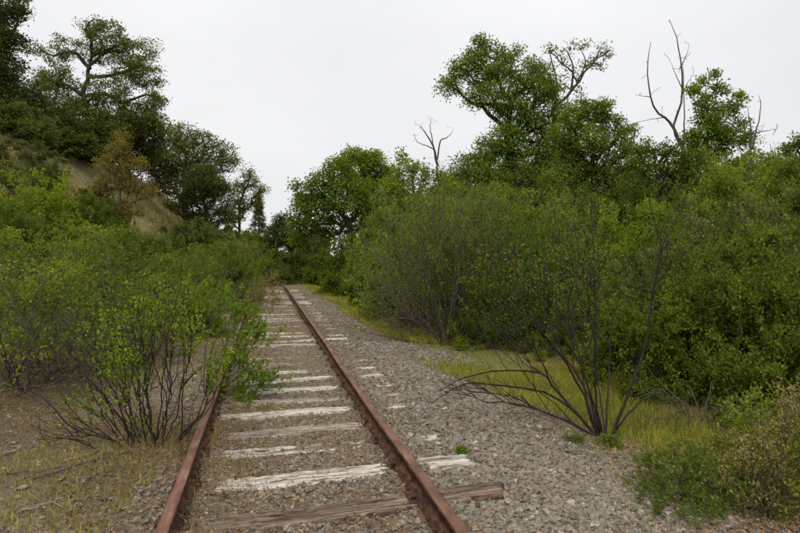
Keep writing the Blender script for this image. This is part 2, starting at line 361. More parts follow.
# ------------------------------------------------------------------ gravel (geometry nodes scatter)
def stonemat():
    m, nt = mat('ballast_stone'); Lk = nt.links.new; o = N(nt, 'ShaderNodeOutputMaterial'); oi = N(nt, 'ShaderNodeObjectInfo')
    r = ramp(nt, [(0, (.11, .080, .050)), (.14, (.235, .175, .12)), (.28, (.20, .18, .15)), (.42, (.28, .25, .205)), (.55, (.185, .175, .14)), (.68, (.34, .26, .165)), (.80, (.26, .215, .16)), (.90, (.11, .105, .09)), (.982, (.38, .33, .26)), (1, (.50, .46, .40))])
    Lk(oi.outputs['Random'], r.inputs[0])
    tcn = N(nt, 'ShaderNodeTexCoord'); nz = N(nt, 'ShaderNodeTexNoise'); nz.inputs['Scale'].default_value = 2.5; nz.inputs['Detail'].default_value = 5; Lk(tcn.outputs['Object'], nz.inputs[0])
    mr = N(nt, 'ShaderNodeMapRange'); mr.inputs[1].default_value = .3; mr.inputs[2].default_value = .7; mr.inputs[3].default_value = .6; mr.inputs[4].default_value = 1.15; Lk(nz.outputs[0], mr.inputs[0])
    hs = N(nt, 'ShaderNodeHueSaturation'); Lk(r.outputs[0], hs.inputs['Color']); Lk(mr.outputs[0], hs.inputs['Value'])
    p = N(nt, 'ShaderNodeBsdfPrincipled'); p.inputs['Roughness'].default_value = .85; p.inputs['Specular IOR Level'].default_value = .25
    Lk(hs.outputs[0], p.inputs['Base Color']); Lk(p.outputs[0], o.inputs[0]); return m
M['stone'] = stonemat()
def stone_arrays(seed, sub=2):
    bm = bmesh.new(); bmesh.ops.create_icosphere(bm, subdivisions=sub, radius=1.0); r = np.random.default_rng(seed)
    V = np.array([v.co[:] for v in bm.verts]); F = np.array([[v.index for v in f.verts] for f in bm.faces]); bm.free()
    for _ in range(9):   # chop facets
        n = nrm(r.normal(size=3)); d = r.uniform(.45, .8); k = V @ n; V = V - np.outer(np.maximum(k - d, 0), n)
    V = V * np.array([1, r.uniform(.6, .95), r.uniform(.45, .7)]) / 1.0
    return V, F
def scatter_gn(name, pts, scl, rot, mat_, seeds, zfac=1.0):
    me = bpy.data.meshes.new(name); me.vertices.add(len(pts)); me.vertices.foreach_set('co', np.asarray(pts, np.float32).ravel())
    a = me.attributes.new('sc', 'FLOAT', 'POINT'); a.data.foreach_set('value', np.asarray(scl, np.float32))
    a = me.attributes.new('rot', 'FLOAT_VECTOR', 'POINT'); a.data.foreach_set('vector', np.asarray(rot, np.float32).ravel())
    o = link(name, me, mat_)
    ng = bpy.data.node_groups.new(name, 'GeometryNodeTree'); ng.interface.new_socket('Geometry', in_out='INPUT', socket_type='NodeSocketGeometry'); ng.interface.new_socket('Geometry', in_out='OUTPUT', socket_type='NodeSocketGeometry')
    gi = N(ng, 'NodeGroupInput'); go = N(ng, 'NodeGroupOutput'); L = ng.links.new
    jn = N(ng, 'GeometryNodeJoinGeometry')
    for s in seeds:
        rg = random.Random(s)
        ico = N(ng, 'GeometryNodeMeshIcoSphere'); ico.inputs['Subdivisions'].default_value = 2; ico.inputs['Radius'].default_value = 1
        nzz = N(ng, 'ShaderNodeTexNoise', noise_dimensions='4D'); nzz.inputs['W'].default_value = s * 3.7; nzz.inputs['Scale'].default_value = 1.15; nzz.inputs['Detail'].default_value = 1.5
        sub = N(ng, 'ShaderNodeVectorMath', operation='SUBTRACT'); sub.inputs[1].default_value = (.5, .5, .5); L(nzz.outputs['Color'], sub.inputs[0])
        ml = N(ng, 'ShaderNodeVectorMath', operation='MULTIPLY'); ml.inputs[1].default_value = (2.6, 2.6, 2.6); L(sub.outputs[0], ml.inputs[0])
        sp = N(ng, 'GeometryNodeSetPosition'); L(ico.outputs[0], sp.inputs[0]); L(ml.outputs[0], sp.inputs['Offset'])
        tr = N(ng, 'GeometryNodeTransform'); tr.inputs['Scale'].default_value = (1, rg.uniform(.65, .95), rg.uniform(.4, .65) * zfac); L(sp.outputs[0], tr.inputs[0])
        ss = N(ng, 'GeometryNodeSetShadeSmooth'); ss.inputs['Shade Smooth'].default_value = False; L(tr.outputs[0], ss.inputs[0])
        sm = N(ng, 'GeometryNodeSetMaterial'); sm.inputs['Material'].default_value = mat_; L(ss.outputs[0], sm.inputs[0])
        gi2 = N(ng, 'GeometryNodeGeometryToInstance'); L(sm.outputs[0], gi2.inputs[0]); L(gi2.outputs[0], jn.inputs[0])
    iop = N(ng, 'GeometryNodeInstanceOnPoints'); iop.inputs['Pick Instance'].default_value = True
    na = N(ng, 'GeometryNodeInputNamedAttribute', data_type='FLOAT'); na.inputs[0].default_value = 'sc'
    nr = N(ng, 'GeometryNodeInputNamedAttribute', data_type='FLOAT_VECTOR'); nr.inputs[0].default_value = 'rot'
    er = N(ng, 'FunctionNodeEulerToRotation'); L(nr.outputs[0], er.inputs[0])
    ri = N(ng, 'FunctionNodeRandomValue', data_type='INT'); ri.inputs[4].default_value = 0; ri.inputs[5].default_value = len(seeds) - 1
    L(gi.outputs[0], iop.inputs['Points']); L(jn.outputs[0], iop.inputs['Instance']); L(ri.outputs[2], iop.inputs['Instance Index']); L(er.outputs[0], iop.inputs['Rotation']); L(na.outputs[0], iop.inputs['Scale'])
    L(iop.outputs[0], go.inputs[0])
    md = o.modifiers.new('scatter', 'NODES'); md.node_group = ng
    return o
TIES = [3.32, 3.88, 4.47, 4.93, 5.46, 5.95, 6.45]
while TIES[-1] < 27: TIES.append(TIES[-1] + .535 + .03 * math.sin(len(TIES) * 2.3))
TIES = np.array(TIES) - .045
def stone_points(n, y0, y1, seed):
    r = np.random.default_rng(seed)
    # denser close to the camera
    y = y0 + (y1 - y0) * r.random(n) ** 1.7
    x = r.uniform(-2.6, 3.3, n)
    keep = r.random(n) < np.interp(x, [-2.6, -1.6, -1.0, -.6, .6, .9, 2.2, 2.7, 3.3], [.05, .15, .35, .5, .6, .85, 1., .4, .05])
    keep &= r.random(n) < np.clip(.72 + 2.2 * bump(x * 1.7, y * 1.7), .18, 1)
    x, y = x[keep], y[keep]
    # off the rails, mostly off the middle of the sleepers
    onrail = (np.abs(np.abs(x) - .75) < .085)
    dt = np.abs(y[:, None] - TIES[None]).min(1); ontie = (dt < .105) & (np.abs(x) < 1.3)
    buried = np.clip((np.abs(np.abs(x) - .85) < .22) * .55 + (x < -.9) * .6 + .10 + (bump(x * 3, y * 3) > .16) * .35, 0, 1)
    keep = ~onrail & (~ontie | (r.random(len(x)) < buried)); x, y = x[keep], y[keep]
    s = .005 + .017 * r.random(len(x)) ** 2.4 + .012 * (r.random(len(x)) < .07) + .0035 * (x > .95)
    s = s * np.interp(y, [2, 8, 20, 30], [1, 1.05, 1.35, 1.7])
    s = s * np.where(np.abs(x) < .7, .85, 1)
    z = gz(x, y) + s * .15
    rot = np.stack([r.normal(0, .35, len(x)), r.normal(0, .35, len(x)), r.uniform(0, 6.28, len(x))], 1)
    return np.stack([x + trackx(y), y, z], 1), s * .98, rot
P_, S_, R_ = stone_points(270000, 2.2, 26, 11)
gvo = scatter_gn('gravel', P_, S_, R_, M['stone'], range(1, 11)); tag(gvo, 'loose grey and brown ballast stones around the sleepers and shoulder', 'gravel', kind='stuff')
# the biggest single stones
rs = np.random.default_rng(77)
SM = [mesh('stone_mesh', V, T=F) for V, F in (stone_arrays(s) for s in range(8))]
for m_ in SM: m_.materials.append(M['stone'])
big = [(322, 488), (236, 497), (345, 486), (251, 507), (560, 470), (585, 515), (530, 492), (610, 505), (500, 480), (548, 520), (470, 440), (520, 440), (600, 480), (640, 520), (495, 512), (20, 500), (60, 490), (105, 510), (355, 515), (572, 498)]
for i, (px, py) in enumerate(big):
    zc = 533.3 * (CZ + .02) / (py - 257); p = W(px, zc); s = rs.uniform(.028, .042)
    o = link('stone', SM[i % 8], None, None, (p[0], p[1], float(gz(p[0], p[1])) + s * .35)); o.scale = (s,) * 3; o.rotation_euler = (rs.normal(0, .3), rs.normal(0, .3), rs.uniform(0, 6))
    where = 'between the rails near the camera' if 170 < px < 400 else ('in the leaf litter left of the rails' if px < 170 else 'on the ballast shoulder right of the rails')
    tag(o, 'larger ballast stone lying ' + where, 'stone', 'larger stones ' + where)

# ------------------------------------------------------------------ sleepers
def tiemat(name, els):
    return solid(name, els, 14, (.16, 4.2, 1), rough=.92, bumpd=.02, detail=9, coord='Object')
M['tie_white'] = tiemat('bleached_sleeper_wood', [(.34, (.07, .05, .036)), (.43, (.25, .205, .16)), (.51, (.48, .43, .37)), (.62, (.66, .61, .54))])
M['tie_grey'] = tiemat('grey_sleeper_wood', [(.34, (.055, .04, .03)), (.43, (.19, .15, .115)), (.52, (.33, .275, .225)), (.64, (.52, .46, .39))])
M['tie_brown'] = tiemat('brown_sleeper_wood', [(.34, (.035, .022, .015)), (.44, (.11, .075, .052)), (.54, (.20, .145, .105)), (.66, (.34, .27, .21))])
TORD = ['first', 'second', 'third', 'fourth', 'fifth', 'sixth', 'seventh', 'eighth', 'ninth', 'tenth', 'eleventh', 'twelfth', 'thirteenth', 'fourteenth', 'fifteenth', 'sixteenth', 'seventeenth', 'eighteenth', 'nineteenth', 'twentieth']
TORD += ['twenty-' + a for a in ['first', 'second', 'third', 'fourth', 'fifth', 'sixth', 'seventh', 'eighth', 'ninth']] + ['thirtieth'] + ['thirty-' + a for a in TORD[:9]] + ['fortieth'] + ['forty-' + a for a in TORD[:9]] + ['fiftieth']
def sleeper_mesh(seed, split=False, wid=.205):
    r = np.random.default_rng(seed); nx_, ns = 90, 15
    xs = np.linspace(-1.29, 1.29, nx_); ang = np.linspace(0, 1, ns)
    # cross-section across the top: side, top with cracks, side
    ys = np.concatenate([[-.5, -.5], np.linspace(-.49, .49, ns), [.5, .5]]) * wid; zs = np.concatenate([[-.16, -.03], np.zeros(ns), [-.03, -.16]])
    V = np.zeros((nx_, len(ys), 3)); V[:, :, 0] = xs[:, None]; V[:, :, 1] = ys[None]; V[:, :, 2] = zs[None]
    cr_ = np.zeros((nx_, len(ys)))
    for _ in range(7):
        c = r.integers(3, ns); a = r.integers(0, nx_ - 20); b = a + r.integers(15, 60); cr_[a:b, c] -= r.uniform(.012, .03)
    V[:, 2:-2, 2] += cr_[:, 2:-2] + r.normal(0, .0025, (nx_, ns))
    if split:
        c = ns // 2 + 2; V[8:70, c - 1:c + 1, 2] -= .05
    wob = np.cumsum(r.normal(0, .0022, nx_)); wob -= np.linspace(0, wob[-1], nx_); V[:, :, 1] += wob[:, None]
    ez = .012 * np.sin(xs * 1.7 + r.uniform(0, 6)) + np.cumsum(r.normal(0, .0012, nx_)); V[:, :, 2] += ez[:, None]
    edge = r.normal(0, .006, (nx_, 2)); V[:, 1:3, 1] += edge[:, :1]; V[:, -3:-1, 1] += edge[:, 1:]
    V[:, 2, 2] -= np.abs(r.normal(0, .012, nx_)); V[:, -3, 2] -= np.abs(r.normal(0, .012, nx_))
    V[0, :, 0] += r.normal(0, .015, len(ys)); V[-1, :, 0] += r.normal(0, .015, len(ys))
    n1, n2 = V.shape[:2]; idx = np.arange(n1 * n2).reshape(n1, n2)
    Qf = np.stack([idx[:-1, :-1], idx[1:, :-1], idx[1:, 1:], idx[:-1, 1:]], -1).reshape(-1, 4)
    T = [[idx[0, 0], idx[0, i], idx[0, i + 1]] for i in range(1, n2 - 1)] + [[idx[-1, 0], idx[-1, i + 1], idx[-1, i]] for i in range(1, n2 - 1)]
    return mesh('sleeper', V, Qf, T)
def box_mesh(name, sx, sy, sz, bev=.004):
    bm = bmesh.new(); bmesh.ops.create_cube(bm, size=1)
    for v in bm.verts: v.co = Vector((v.co.x * sx, v.co.y * sy, v.co.z * sz))
    bmesh.ops.bevel(bm, geom=bm.edges[:], offset=bev, segments=1, affect='EDGES'); me = bpy.data.meshes.new(name); bm.to_mesh(me); bm.free(); return me
plate = box_mesh('tie_plate', .205, .16, .012); plate.materials.append(M['rust_dark'])
desc = {0: ('dark brown weathered sleeper crossing the bottom of the picture, nearest the camera', 'tie_brown'), 1: ('broad white bleached sleeper, second from the camera', 'tie_white'),
        2: ('white sleeper split lengthwise in two strips, third from the camera', 'tie_white'), 3: ('pale narrow sleeper, fourth from the camera', 'tie_grey'), 4: ('bleached sleeper just behind the fourth, fifth from the camera', 'tie_white')}
rt_ = np.random.default_rng(31)
tie_objs = []
for i, y in enumerate(TIES):
    if i in desc: lab, mk = desc[i]
    else:
        mk = ['tie_white', 'tie_grey', 'tie_white', 'tie_grey', 'tie_grey', 'tie_white', 'tie_brown'][i * 5 % 7 if i not in (7, 13) else 0]
        lab = {'tie_white': 'bleached white', 'tie_grey': 'grey weathered', 'tie_brown': 'brown weathered'}[mk] + ' sleeper half sunk in gravel, %s from the camera' % TORD[i]
    tx = float(trackx(y)); root = empty('sleeper', (tx, y, .014 + float(dip(y)) + (rt_.uniform(-.006, .010) if i > 5 else .004)), rt_.normal(0, .012) + math.atan(max(0, y - 28) / 120))
    if i == 0: root.location.z -= .004
    root.rotation_euler.x = rt_.normal(0, .02)
    tag(root, lab, 'railway sleeper', 'sleepers under the track')
    if i == 0: root.location.z += .022; root.rotation_euler.x = .04
    if i == 2: root.location.z += .008
    child('beam', sleeper_mesh(100 + i, split=(i == 2), wid=.20 if i == 1 else .165 + .03 * rt_.random()), M[mk], root)
    for sx in (-1, 1):
        p = child('tie_plate', plate, None, root); p.location = (sx * .75, 0, .008)

# ------------------------------------------------------------------ rails
prof = [(-.066, 0), (-.066, .010), (-.022, .024), (-.009, .036), (-.008, .088), (-.018, .098), (-.036, .104), (-.0365, .124), (-.033, .133), (-.022, .138), (0, .1395), (.022, .138), (.033, .133), (.0365, .124), (.036, .104), (.018, .098), (.008, .088), (.009, .036), (.022, .024), (.066, .010), (.066, 0)]
def rail_mesh(x0, ya, yb, seed):
    ys = np.concatenate([np.arange(ya, min(yb, 12), .15), np.arange(max(ya, 12), yb, .6), [yb]]); pr = np.array(prof); V = []
    r = np.random.default_rng(seed)
    off = .006 * np.sin(ys * .9 + seed) + .003 * np.sin(ys * 2.3)
    for y, o_ in zip(ys, off):
        cx = float(trackx(y)); z = RZ + float(dip(y)) + .004 * math.sin(y * .7 + seed)
        V.append(np.stack([pr[:, 0] + x0 + cx + o_, np.full(len(pr), y), pr[:, 1] + z], 1))
    V = np.array(V); n1, n2 = V.shape[:2]; idx = np.arange(n1 * n2).reshape(n1, n2); nxt = np.roll(idx, -1, 1)
    Qf = np.stack([idx[:-1], nxt[:-1], nxt[1:], idx[1:]], -1).reshape(-1, 4)
    me = mesh('rail_steel', V, Qf, [[idx[0, 0], idx[0, i + 1], idx[0, i]] for i in range(1, n2 - 1)])
    me.materials.append(M['rust']); me.materials.append(M['rust_shade_side'])
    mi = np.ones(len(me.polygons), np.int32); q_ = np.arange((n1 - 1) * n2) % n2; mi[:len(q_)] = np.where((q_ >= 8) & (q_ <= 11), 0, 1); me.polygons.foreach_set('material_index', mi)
    return me
RZ = .030
def spike_mesh():
    bm = bmesh.new(); bmesh.ops.create_cube(bm, size=1)
    for v in bm.verts: v.co = Vector((v.co.x * .016, v.co.y * .016, v.co.z * .05))
    bmesh.ops.create_icosphere(bm, subdivisions=1, radius=.5)
    vs = bm.verts[8:]
    for v in vs: v.co = Vector((v.co.x * .044 - .008, v.co.y * .034, v.co.z * .022 + .027))
    me = bpy.data.meshes.new('spike'); bm.to_mesh(me); bm.free(); me.materials.append(M['rust_dark']); return me
spk = spike_mesh()
anch = box_mesh('anchor', .034, .03, .034, .006); anch.materials.append(M['rust_dark'])
jbar = box_mesh('joint_bar', .022, .62, .062, .009); jbar.materials.append(M['rust_shade_side'])
bolt_bm = bmesh.new(); bmesh.ops.create_cone(bolt_bm, cap_ends=True, segments=6, radius1=.02, radius2=.018, depth=.03)
bolt = bpy.data.meshes.new('bolt'); bolt_bm.to_mesh(bolt); bolt_bm.free(); bolt.materials.append(M['rust_dark'])
M['tape'] = solid('pale_scale', [(.3, (.2, .13, .1)), (.7, (.3, .22, .19))], 20)
for sx, lab in ((-1, 'rusty brown left rail partly hidden by overhanging shrub shoots'), (1, 'rusty brown right rail running clear from the foreground to the bend')):
    root = empty('rail', (sx * .75, 2.0, 0)); tag(root, lab, 'rail', 'the two rails of the track')
    def ch(name, me, mt=None, loc=None, rot=None):
        o = child(name, me, mt, root); o.location = Vector(loc or (0, 0, 0)) - root.location if loc else -root.location
        if rot: o.rotation_euler = rot
        return o
    cuts = [1.6, 12.3, 24.1, 44] if sx > 0 else [1.6, 9.7, 21.5, 44]
    for k in range(len(cuts) - 1):
        ch('rail_length', rail_mesh(sx * .75, cuts[k] + .004, cuts[k + 1] - .004, 3 * k + 5 * sx + 7), None)
    for y in cuts[1:-1]:
        if y > 25: continue
        jb_root = []
        for side in (-1, 1):
            j = ch('joint_bar', jbar, None, (sx * .75 + side * .021, y, RZ + .062 + float(dip(y))))
            for q in (-.21, -.07, .07, .21):
                b = child('bolt', bolt, None, j); b.location = (side * .02, q, 0); b.rotation_euler = (0, R(90), 0)
    for i, y in enumerate(TIES):
        if y > 16: break
        for side in (-1, 1):
            ch('spike', spk, None, (sx * .75 + side * .077, y + (.03 if side > 0 else -.035), .038 + rt_.uniform(-.003, .012)), (rt_.normal(0, .08), 0, 0 if side > 0 else math.pi))
        if i % 2 == 0 or rt_.random() < .3:
            for side in (-1, 1): ch('rail_anchor', anch, None, (sx * .75 + side * .058, y + .125, .04))

# ------------------------------------------------------------------ plants: generic builders
def plant_from(g, name, base, wood_mat, leaf_vq, leaf_mat, label, cat, group=None, woodname='branches', leafname='foliage', k=3, thr=.012, kbig=6, ks=7):
    root = empty(name, base); tag(root, label, cat, group)
    V, Qf = g.wood(k=k, thr=thr, kbig=kbig, ks=ks)
    child(woodname, mesh(woodname, V, Qf, smooth=True), wood_mat, root)
    if leaf_vq is not None and len(leaf_vq[0]): child(leafname, mesh(leafname, *leaf_vq), leaf_mat, root)
    return root
PROTO = {}
def shrub_proto(key, seed, rx, rz, n, per, L, Wd, stems, wmat, lmat, bf=.45, u0=.35, shell=.35, rt=.0022, spread=.012, up=.5, zlo=.08, amp=.35, pexp=.42, ns=8, leanup=.35, hb=0., cl=22, sig=.11):
    rng = np.random.default_rng(seed); g = Grow(seed, cap=4 * n + 500)
    for s in range(stems):
        a = rng.uniform(0, 6.28); tilt = rng.uniform(.1, .85); h = rz * rng.uniform(.35, .6)
        b0 = np.array([rng.normal(0, .08), rng.normal(0, .08), -.05]); e = np.array([math.cos(a) * tilt * rx * .6, math.sin(a) * tilt * rx * .6, h])
        mid = (b0 + e) / 2 + np.array([math.cos(a), math.sin(a), 0]) * .05 + rng.normal(0, .05, 3)
        g.stem([b0, mid, e], rt * 6.5 * rng.uniform(.7, 1.2), rt * 3, m=ns, j=.012)
    T = clumpdome(rng, n, rx, rz, zlo, shell, amp, cl, sig); T[:, 2] = np.minimum(T[:, 2], rz * (1.06 + .1 * rng.random(len(T))))
    g.add(T, bf=bf, up=leanup, jit=.045, grav=.5); g.build(rt, pexp, rt * 8)
    zz = g.P[:, 3, 2] / rz; lp = g.P[rng.random(len(g.P)) < np.clip(1 - hb + hb * (zz - .25) * 2.6, .04, 1)]
    lv = twigleaves(lp, per, rng, L, Wd, u0, spread, up=up)
    V, Qf = g.wood(k=3, thr=rt * 4, kbig=5, ks=6)
    PROTO[key] = (mesh(key + '_wood', V, Qf, smooth=True), wmat, mesh(key + '_leaves', *lv), lmat, rx, rz)
    PROTO[key][0].materials.append(wmat)
    if not PROTO[key][2].materials: PROTO[key][2].materials.append(lmat)
USEDN = [0]
def put_shrub(key, px, zc, w_px, top_py, label, group, name='shrub', cat='shrub', zoff=0., rz=None, lmat=None):
    """place a shrub by column, depth, width in photo pixels and the row of its top"""
    px0 = px; me_w, wm, me_l, lm, rx, rzz = PROTO[key]; USEDN[0] += 1; r = random.Random(USEDN[0] * 13 + 5)
    p = W(px, zc); width = w_px / 533.3 * zc; h = CZ + (257 - top_py) / 533.3 * zc - p[2]
    if h < 1.1 or h > 5: print('SHRUB', px, zc, round(h, 2), round(width, 2), label)
    root = empty(name, (p[0], p[1], p[2] + zoff), r.uniform(0, 6.28) if rz is None else rz, (max(width / 2 / rx, .72 * max(h, 1.1) / rzz),) * 2 + (max(max(h, 1.1) / rzz, .7 * width / 2 / rx),)); tag(root, label, cat, group)
    child('branches', me_w, None, root)
    fo = child('foliage', me_l, None, root)
    if lmat is not None:
        fo.material_slots[0].link = 'OBJECT'; fo.material_slots[0].material = M[lmat]
    return root
# unit shrubs (metres)
shrub_proto('twiggy', 1, 1.15, 1.7, 1700, 8, .046, .022, 16, M['twig'], M['leaf_fresh'], bf=.6, u0=.35, shell=.30, rt=.0019, spread=.022, hb=.95, leanup=.6, cl=34, sig=.095)
shrub_proto('twiggy2', 2, 1.2, 1.5, 1500, 9, .048, .023, 14, M['twig'], M['leaf_fresh'], bf=.6, u0=.35, shell=.35, amp=.5, rt=.0019, spread=.022, hb=.9, leanup=.6, cl=34, sig=.095)
shrub_proto('leafy', 3, 1.2, 1.6, 1800, 19, .050, .028, 8, M['twig'], M['leaf_yellow'], bf=.4, u0=.2, shell=.4, spread=.03, amp=.5, rt=.0017, leanup=.5, cl=34, sig=.08)
shrub_proto('dense', 4, 1.5, 2.0, 2700, 20, .046, .026, 8, M['twig'], M['leaf_shrub'], bf=.4, u0=.2, shell=.5, spread=.028, amp=.55, zlo=.03, rt=.0017, leanup=.5, cl=38, sig=.062)
shrub_proto('dense2', 5, 1.5, 2.0, 2700, 19, .050, .028, 8, M['twig'], M['leaf_shrub'], bf=.42, u0=.2, shell=.45, spread=.03, amp=.65, zlo=.03, rt=.0017, leanup=.5, cl=46, sig=.07)
shrub_proto('far', 6, 1.5, 1.7, 1900, 17, .088, .055, 8, M['twig'], M['leaf_shrub'], bf=.4, u0=.1, shell=.5, spread=.06, amp=.55, zlo=.0, rt=.003, cl=36, sig=.08)
shrub_proto('far2', 7, 1.5, 1.8, 1900, 15, .095, .06, 8, M['twig'], M['leaf_fresh'], bf=.4, u0=.1, shell=.45, spread=.06, amp=.65, zlo=.0, rt=.003, cl=36, sig=.08)
shrub_proto('tall', 8, 1.3, 3.1, 2600, 18, .064, .036, 9, M['twig'], M['leaf_fresh'], bf=.4, u0=.15, shell=.4, spread=.04, amp=.7, zlo=.0, rt=.0025, leanup=.6, cl=36, sig=.10)
shrub_proto('tall2', 9, 1.2, 3.0, 2100, 14, .060, .033, 12, M['twig'], M['leaf_shrub'], bf=.5, u0=.2, shell=.35, spread=.04, amp=.8, zlo=.0, rt=.0025, leanup=.6, cl=36, hb=.6, sig=.10)

# trees: lobes given as (px, py, radius px, tips weight)
def tree(name, label, cat, px, zc, trunk, r0, lobes, lmat, L, per, tipdens=1.0, wmat='bark', rtip=.012, depth=.8, spread=.16, bf=.25, limbs=(), group=None, base_py=None, seed=1, jit=.08, up=.3, leafup=.5, shell=.35, dz=0., pexp=.5, leaf_w=.6, amp=.35):
    """trunk/limbs are point lists (px, py, depth offset); everything is turned into points round the tree's own place"""
    rng = np.random.default_rng(seed); b = W(px, zc); g = Grow(seed, cap=26000)
    def pt(q): return W(q[0], zc + (q[2] if len(q) > 2 else 0), q[1]) - b
    tp = [np.array([0, 0, -.2])] + [pt(q) for q in trunk]
    g.stem(tp, r0, r0 * .45, m=14, j=r0 * .18)
    for lb in limbs:
        g.stem([pt(q) for q in lb[1:]], lb[0], lb[0] * .35, m=9, j=lb[0] * .4, root=1.)
    sub = []
    fine = []
    for (lx, ly, lr, *rest) in lobes:
        wgt = rest[0] if rest else 1.; do = rest[1] if len(rest) > 1 else rng.uniform(-.5, .5) * lr / 533.3 * zc
        r = lr / 533.3 * zc; c = pt((lx, ly, do)); n = int(60 * wgt * tipdens * (r / 1.0) ** 1.7) + 6
        sub.append(ball(rng, max(3, n // 14), c, (r * .7, r * .7 * depth, r * .6), .0))
        fine.append(ball(rng, n, c, (r, r * depth, r * .85), shell, amp))
    g.add(np.concatenate(sub), bf=bf, jit=jit, up=up); nsub = len(g.lines)
    T = np.concatenate(fine); g.add(T, bf=bf, jit=jit, up=up)
    g.build(rtip, pexp, r0 * .6)
    P = g.P[nsub:]
    k = rng.poisson(per, len(P)); idx = np.repeat(np.arange(len(P)), k); m = len(idx)
    u = rng.random(m)[:, None]; tip = P[idx, 3]; prev = P[idx, 2]
    cl = rng.normal(size=(m, 3)) * spread * np.array([1, 1, .6])
    pos = tip * u + prev * (1 - u) + cl
    d = nrm(cl) * .6 + rng.normal(size=(m, 3)) * .7
    lv = leaves(pos, d, L, L * leaf_w, rng, leafup)
    root = empty(name, b); tag(root, label, cat, group)
    parts = []; big = g.R[:, 0] > rtip * 3
    parts.append(tube_arrays(g.P[~big], g.R[~big], 3)); parts.append(tube_arrays(g.P[big], g.R[big], 5))
    V, Qf = join(parts); 
    tV, tQ = join([tube_arrays(P_[None], r_[None], 9) for P_, r_ in g.stems])
    child('trunk', mesh('trunk', tV, tQ, smooth=True), M[wmat], root)
    child('branches', mesh('branches', V, Qf, smooth=True), M[wmat], root, kind='stuff')
    child('crown', mesh('crown', *lv), M[lmat], root)
    return root
def snag(name, label, px, zc, stems, seed, wmat='dead', ntw=30, sp=.5, cat='dead tree'):
    rng = np.random.default_rng(seed); b = W(px, zc); g = Grow(seed)
    def pt(q): return W(q[0], zc + (q[2] if len(q) > 2 else 0), q[1]) - b
    for st in stems: g.stem([pt(q) for q in st[2:]], st[0], st[1], m=12, j=st[1] * 1.2, root=0)
    T = np.concatenate([P[3:][rng.integers(0, len(P) - 3, ntw // len(g.stems) + 1)] for P, r in g.stems]); T = T + rng.normal(size=T.shape) * sp * np.array([1, .7, 1]) + np.array([0, 0, sp * .5])
    g.add(T, bf=.1, jit=.08, up=.4); g.build(.008, .5, .03)
    root = empty(name, b); tag(root, label, cat)
    for P, r in g.stems:
        child('limb', mesh('limb', *tube_arrays(P[None], r[None], 8), smooth=True), M[wmat], root)
    child('twigs', mesh('twigs', *tube_arrays(g.P, g.R, 3), smooth=True), M[wmat], root, kind='stuff')
    return root

# ------------------------------------------------------------------ left hillside trees
tree('oak_tree', 'tall gnarled oak with crooked dark limbs spreading against the sky on the hill crest', 'tree', 98, 42,
     [(94, 128), (88, 108), (84, 96)], .42,
     [(112, 42, 22, .55), (138, 55, 20, .55), (150, 78, 15, .5), (95, 30, 13, .4), (128, 72, 20, .45), (156, 102, 13, .6), (72, 50, 15, .35), (60, 66, 14, .35), (112, 98, 22, .7), (60, 92, 20, .7), (140, 118, 20, 1.1), (112, 128, 26, 1.2), (80, 122, 26, 1.2), (158, 122, 12, .8), (98, 58, 14, .3), (52, 82, 13, .4), (40, 50, 9, .3)],
     'leaf_oak', .16, 24, 1.2, rtip=.012, spread=.20, seed=21, jit=.16, bf=.12,
     limbs=[(.19, (84, 96), (90, 80), (92, 66), (106, 52), (128, 44)), (.16, (84, 96), (64, 84), (45, 84), (30, 92)), (.17, (86, 97), (108, 94), (124, 104), (142, 96), (158, 98)), (.16, (92, 70), (76, 54), (58, 56), (45, 52)), (.16, (90, 78), (118, 76), (140, 66), (152, 70)), (.13, (92, 66), (94, 44), (88, 30), (96, 22))])
tree('oak_tree', 'dark dense oak filling the top left corner of the picture', 'tree', 4, 34,
     [(2, 80), (4, 40), (0, 10)], .40,
     [(4, 5, 24, 1.), (-15, 30, 30, 1.), (8, 38, 16, .8), (4, 66, 22, .8), (18, 84, 20, .7), (-5, 105, 34, 1.1), (25, 112, 24, 1.), (22, 46, 9, .4), (34, 100, 12, .5), (10, 135, 24, 1.), (-30, 60, 40, 1.), (22, 14, 8, .5)],
     'leaf_dark', .16, 22, 1.1, rtip=.014, spread=.20, seed=22, jit=.14)
tree('oak_tree', 'low bushy dark oak under the left limbs of the tall gnarled oak', 'tree', 45, 39,
     [(46, 130), (44, 112)], .22, [(48, 118, 24, 1.2), (30, 130, 22, 1.2), (66, 128, 20, 1.2), (44, 142, 20, 1.)], 'leaf_dark', .16, 22, 1.1, seed=23, spread=.2)
tree('oak_tree', 'low bushy dark oak under the right limbs of the tall gnarled oak', 'tree', 130, 46,
     [(128, 150), (126, 130)], .22, [(128, 132, 22, 1.2), (150, 140, 20, 1.1), (108, 140, 20, 1.2), (140, 156, 18, 1.)], 'leaf_oak', .17, 22, 1.1, seed=24, spread=.22)
tree('oak_tree', 'pale green open oak on the slope right of the gnarled oak', 'tree', 188, 58,
     [(184, 190), (186, 165), (190, 150)], .3,
     [(184, 137, 15, .7), (204, 140, 14, .6), (222, 150, 12, .6), (232, 163, 10, .6), (170, 150, 15, .8), (190, 158, 20, .8), (165, 170, 18, 1.), (212, 165, 16, .7), (178, 180, 18, 1.), (172, 132, 10, .5), (152, 160, 16, 1.), (160, 186, 12, .9), (196, 180, 14, .9), (215, 188, 12, .8)],
     'leaf_dull', .20, 15, 1.0, rtip=.02, spread=.26, seed=25, jit=.15)
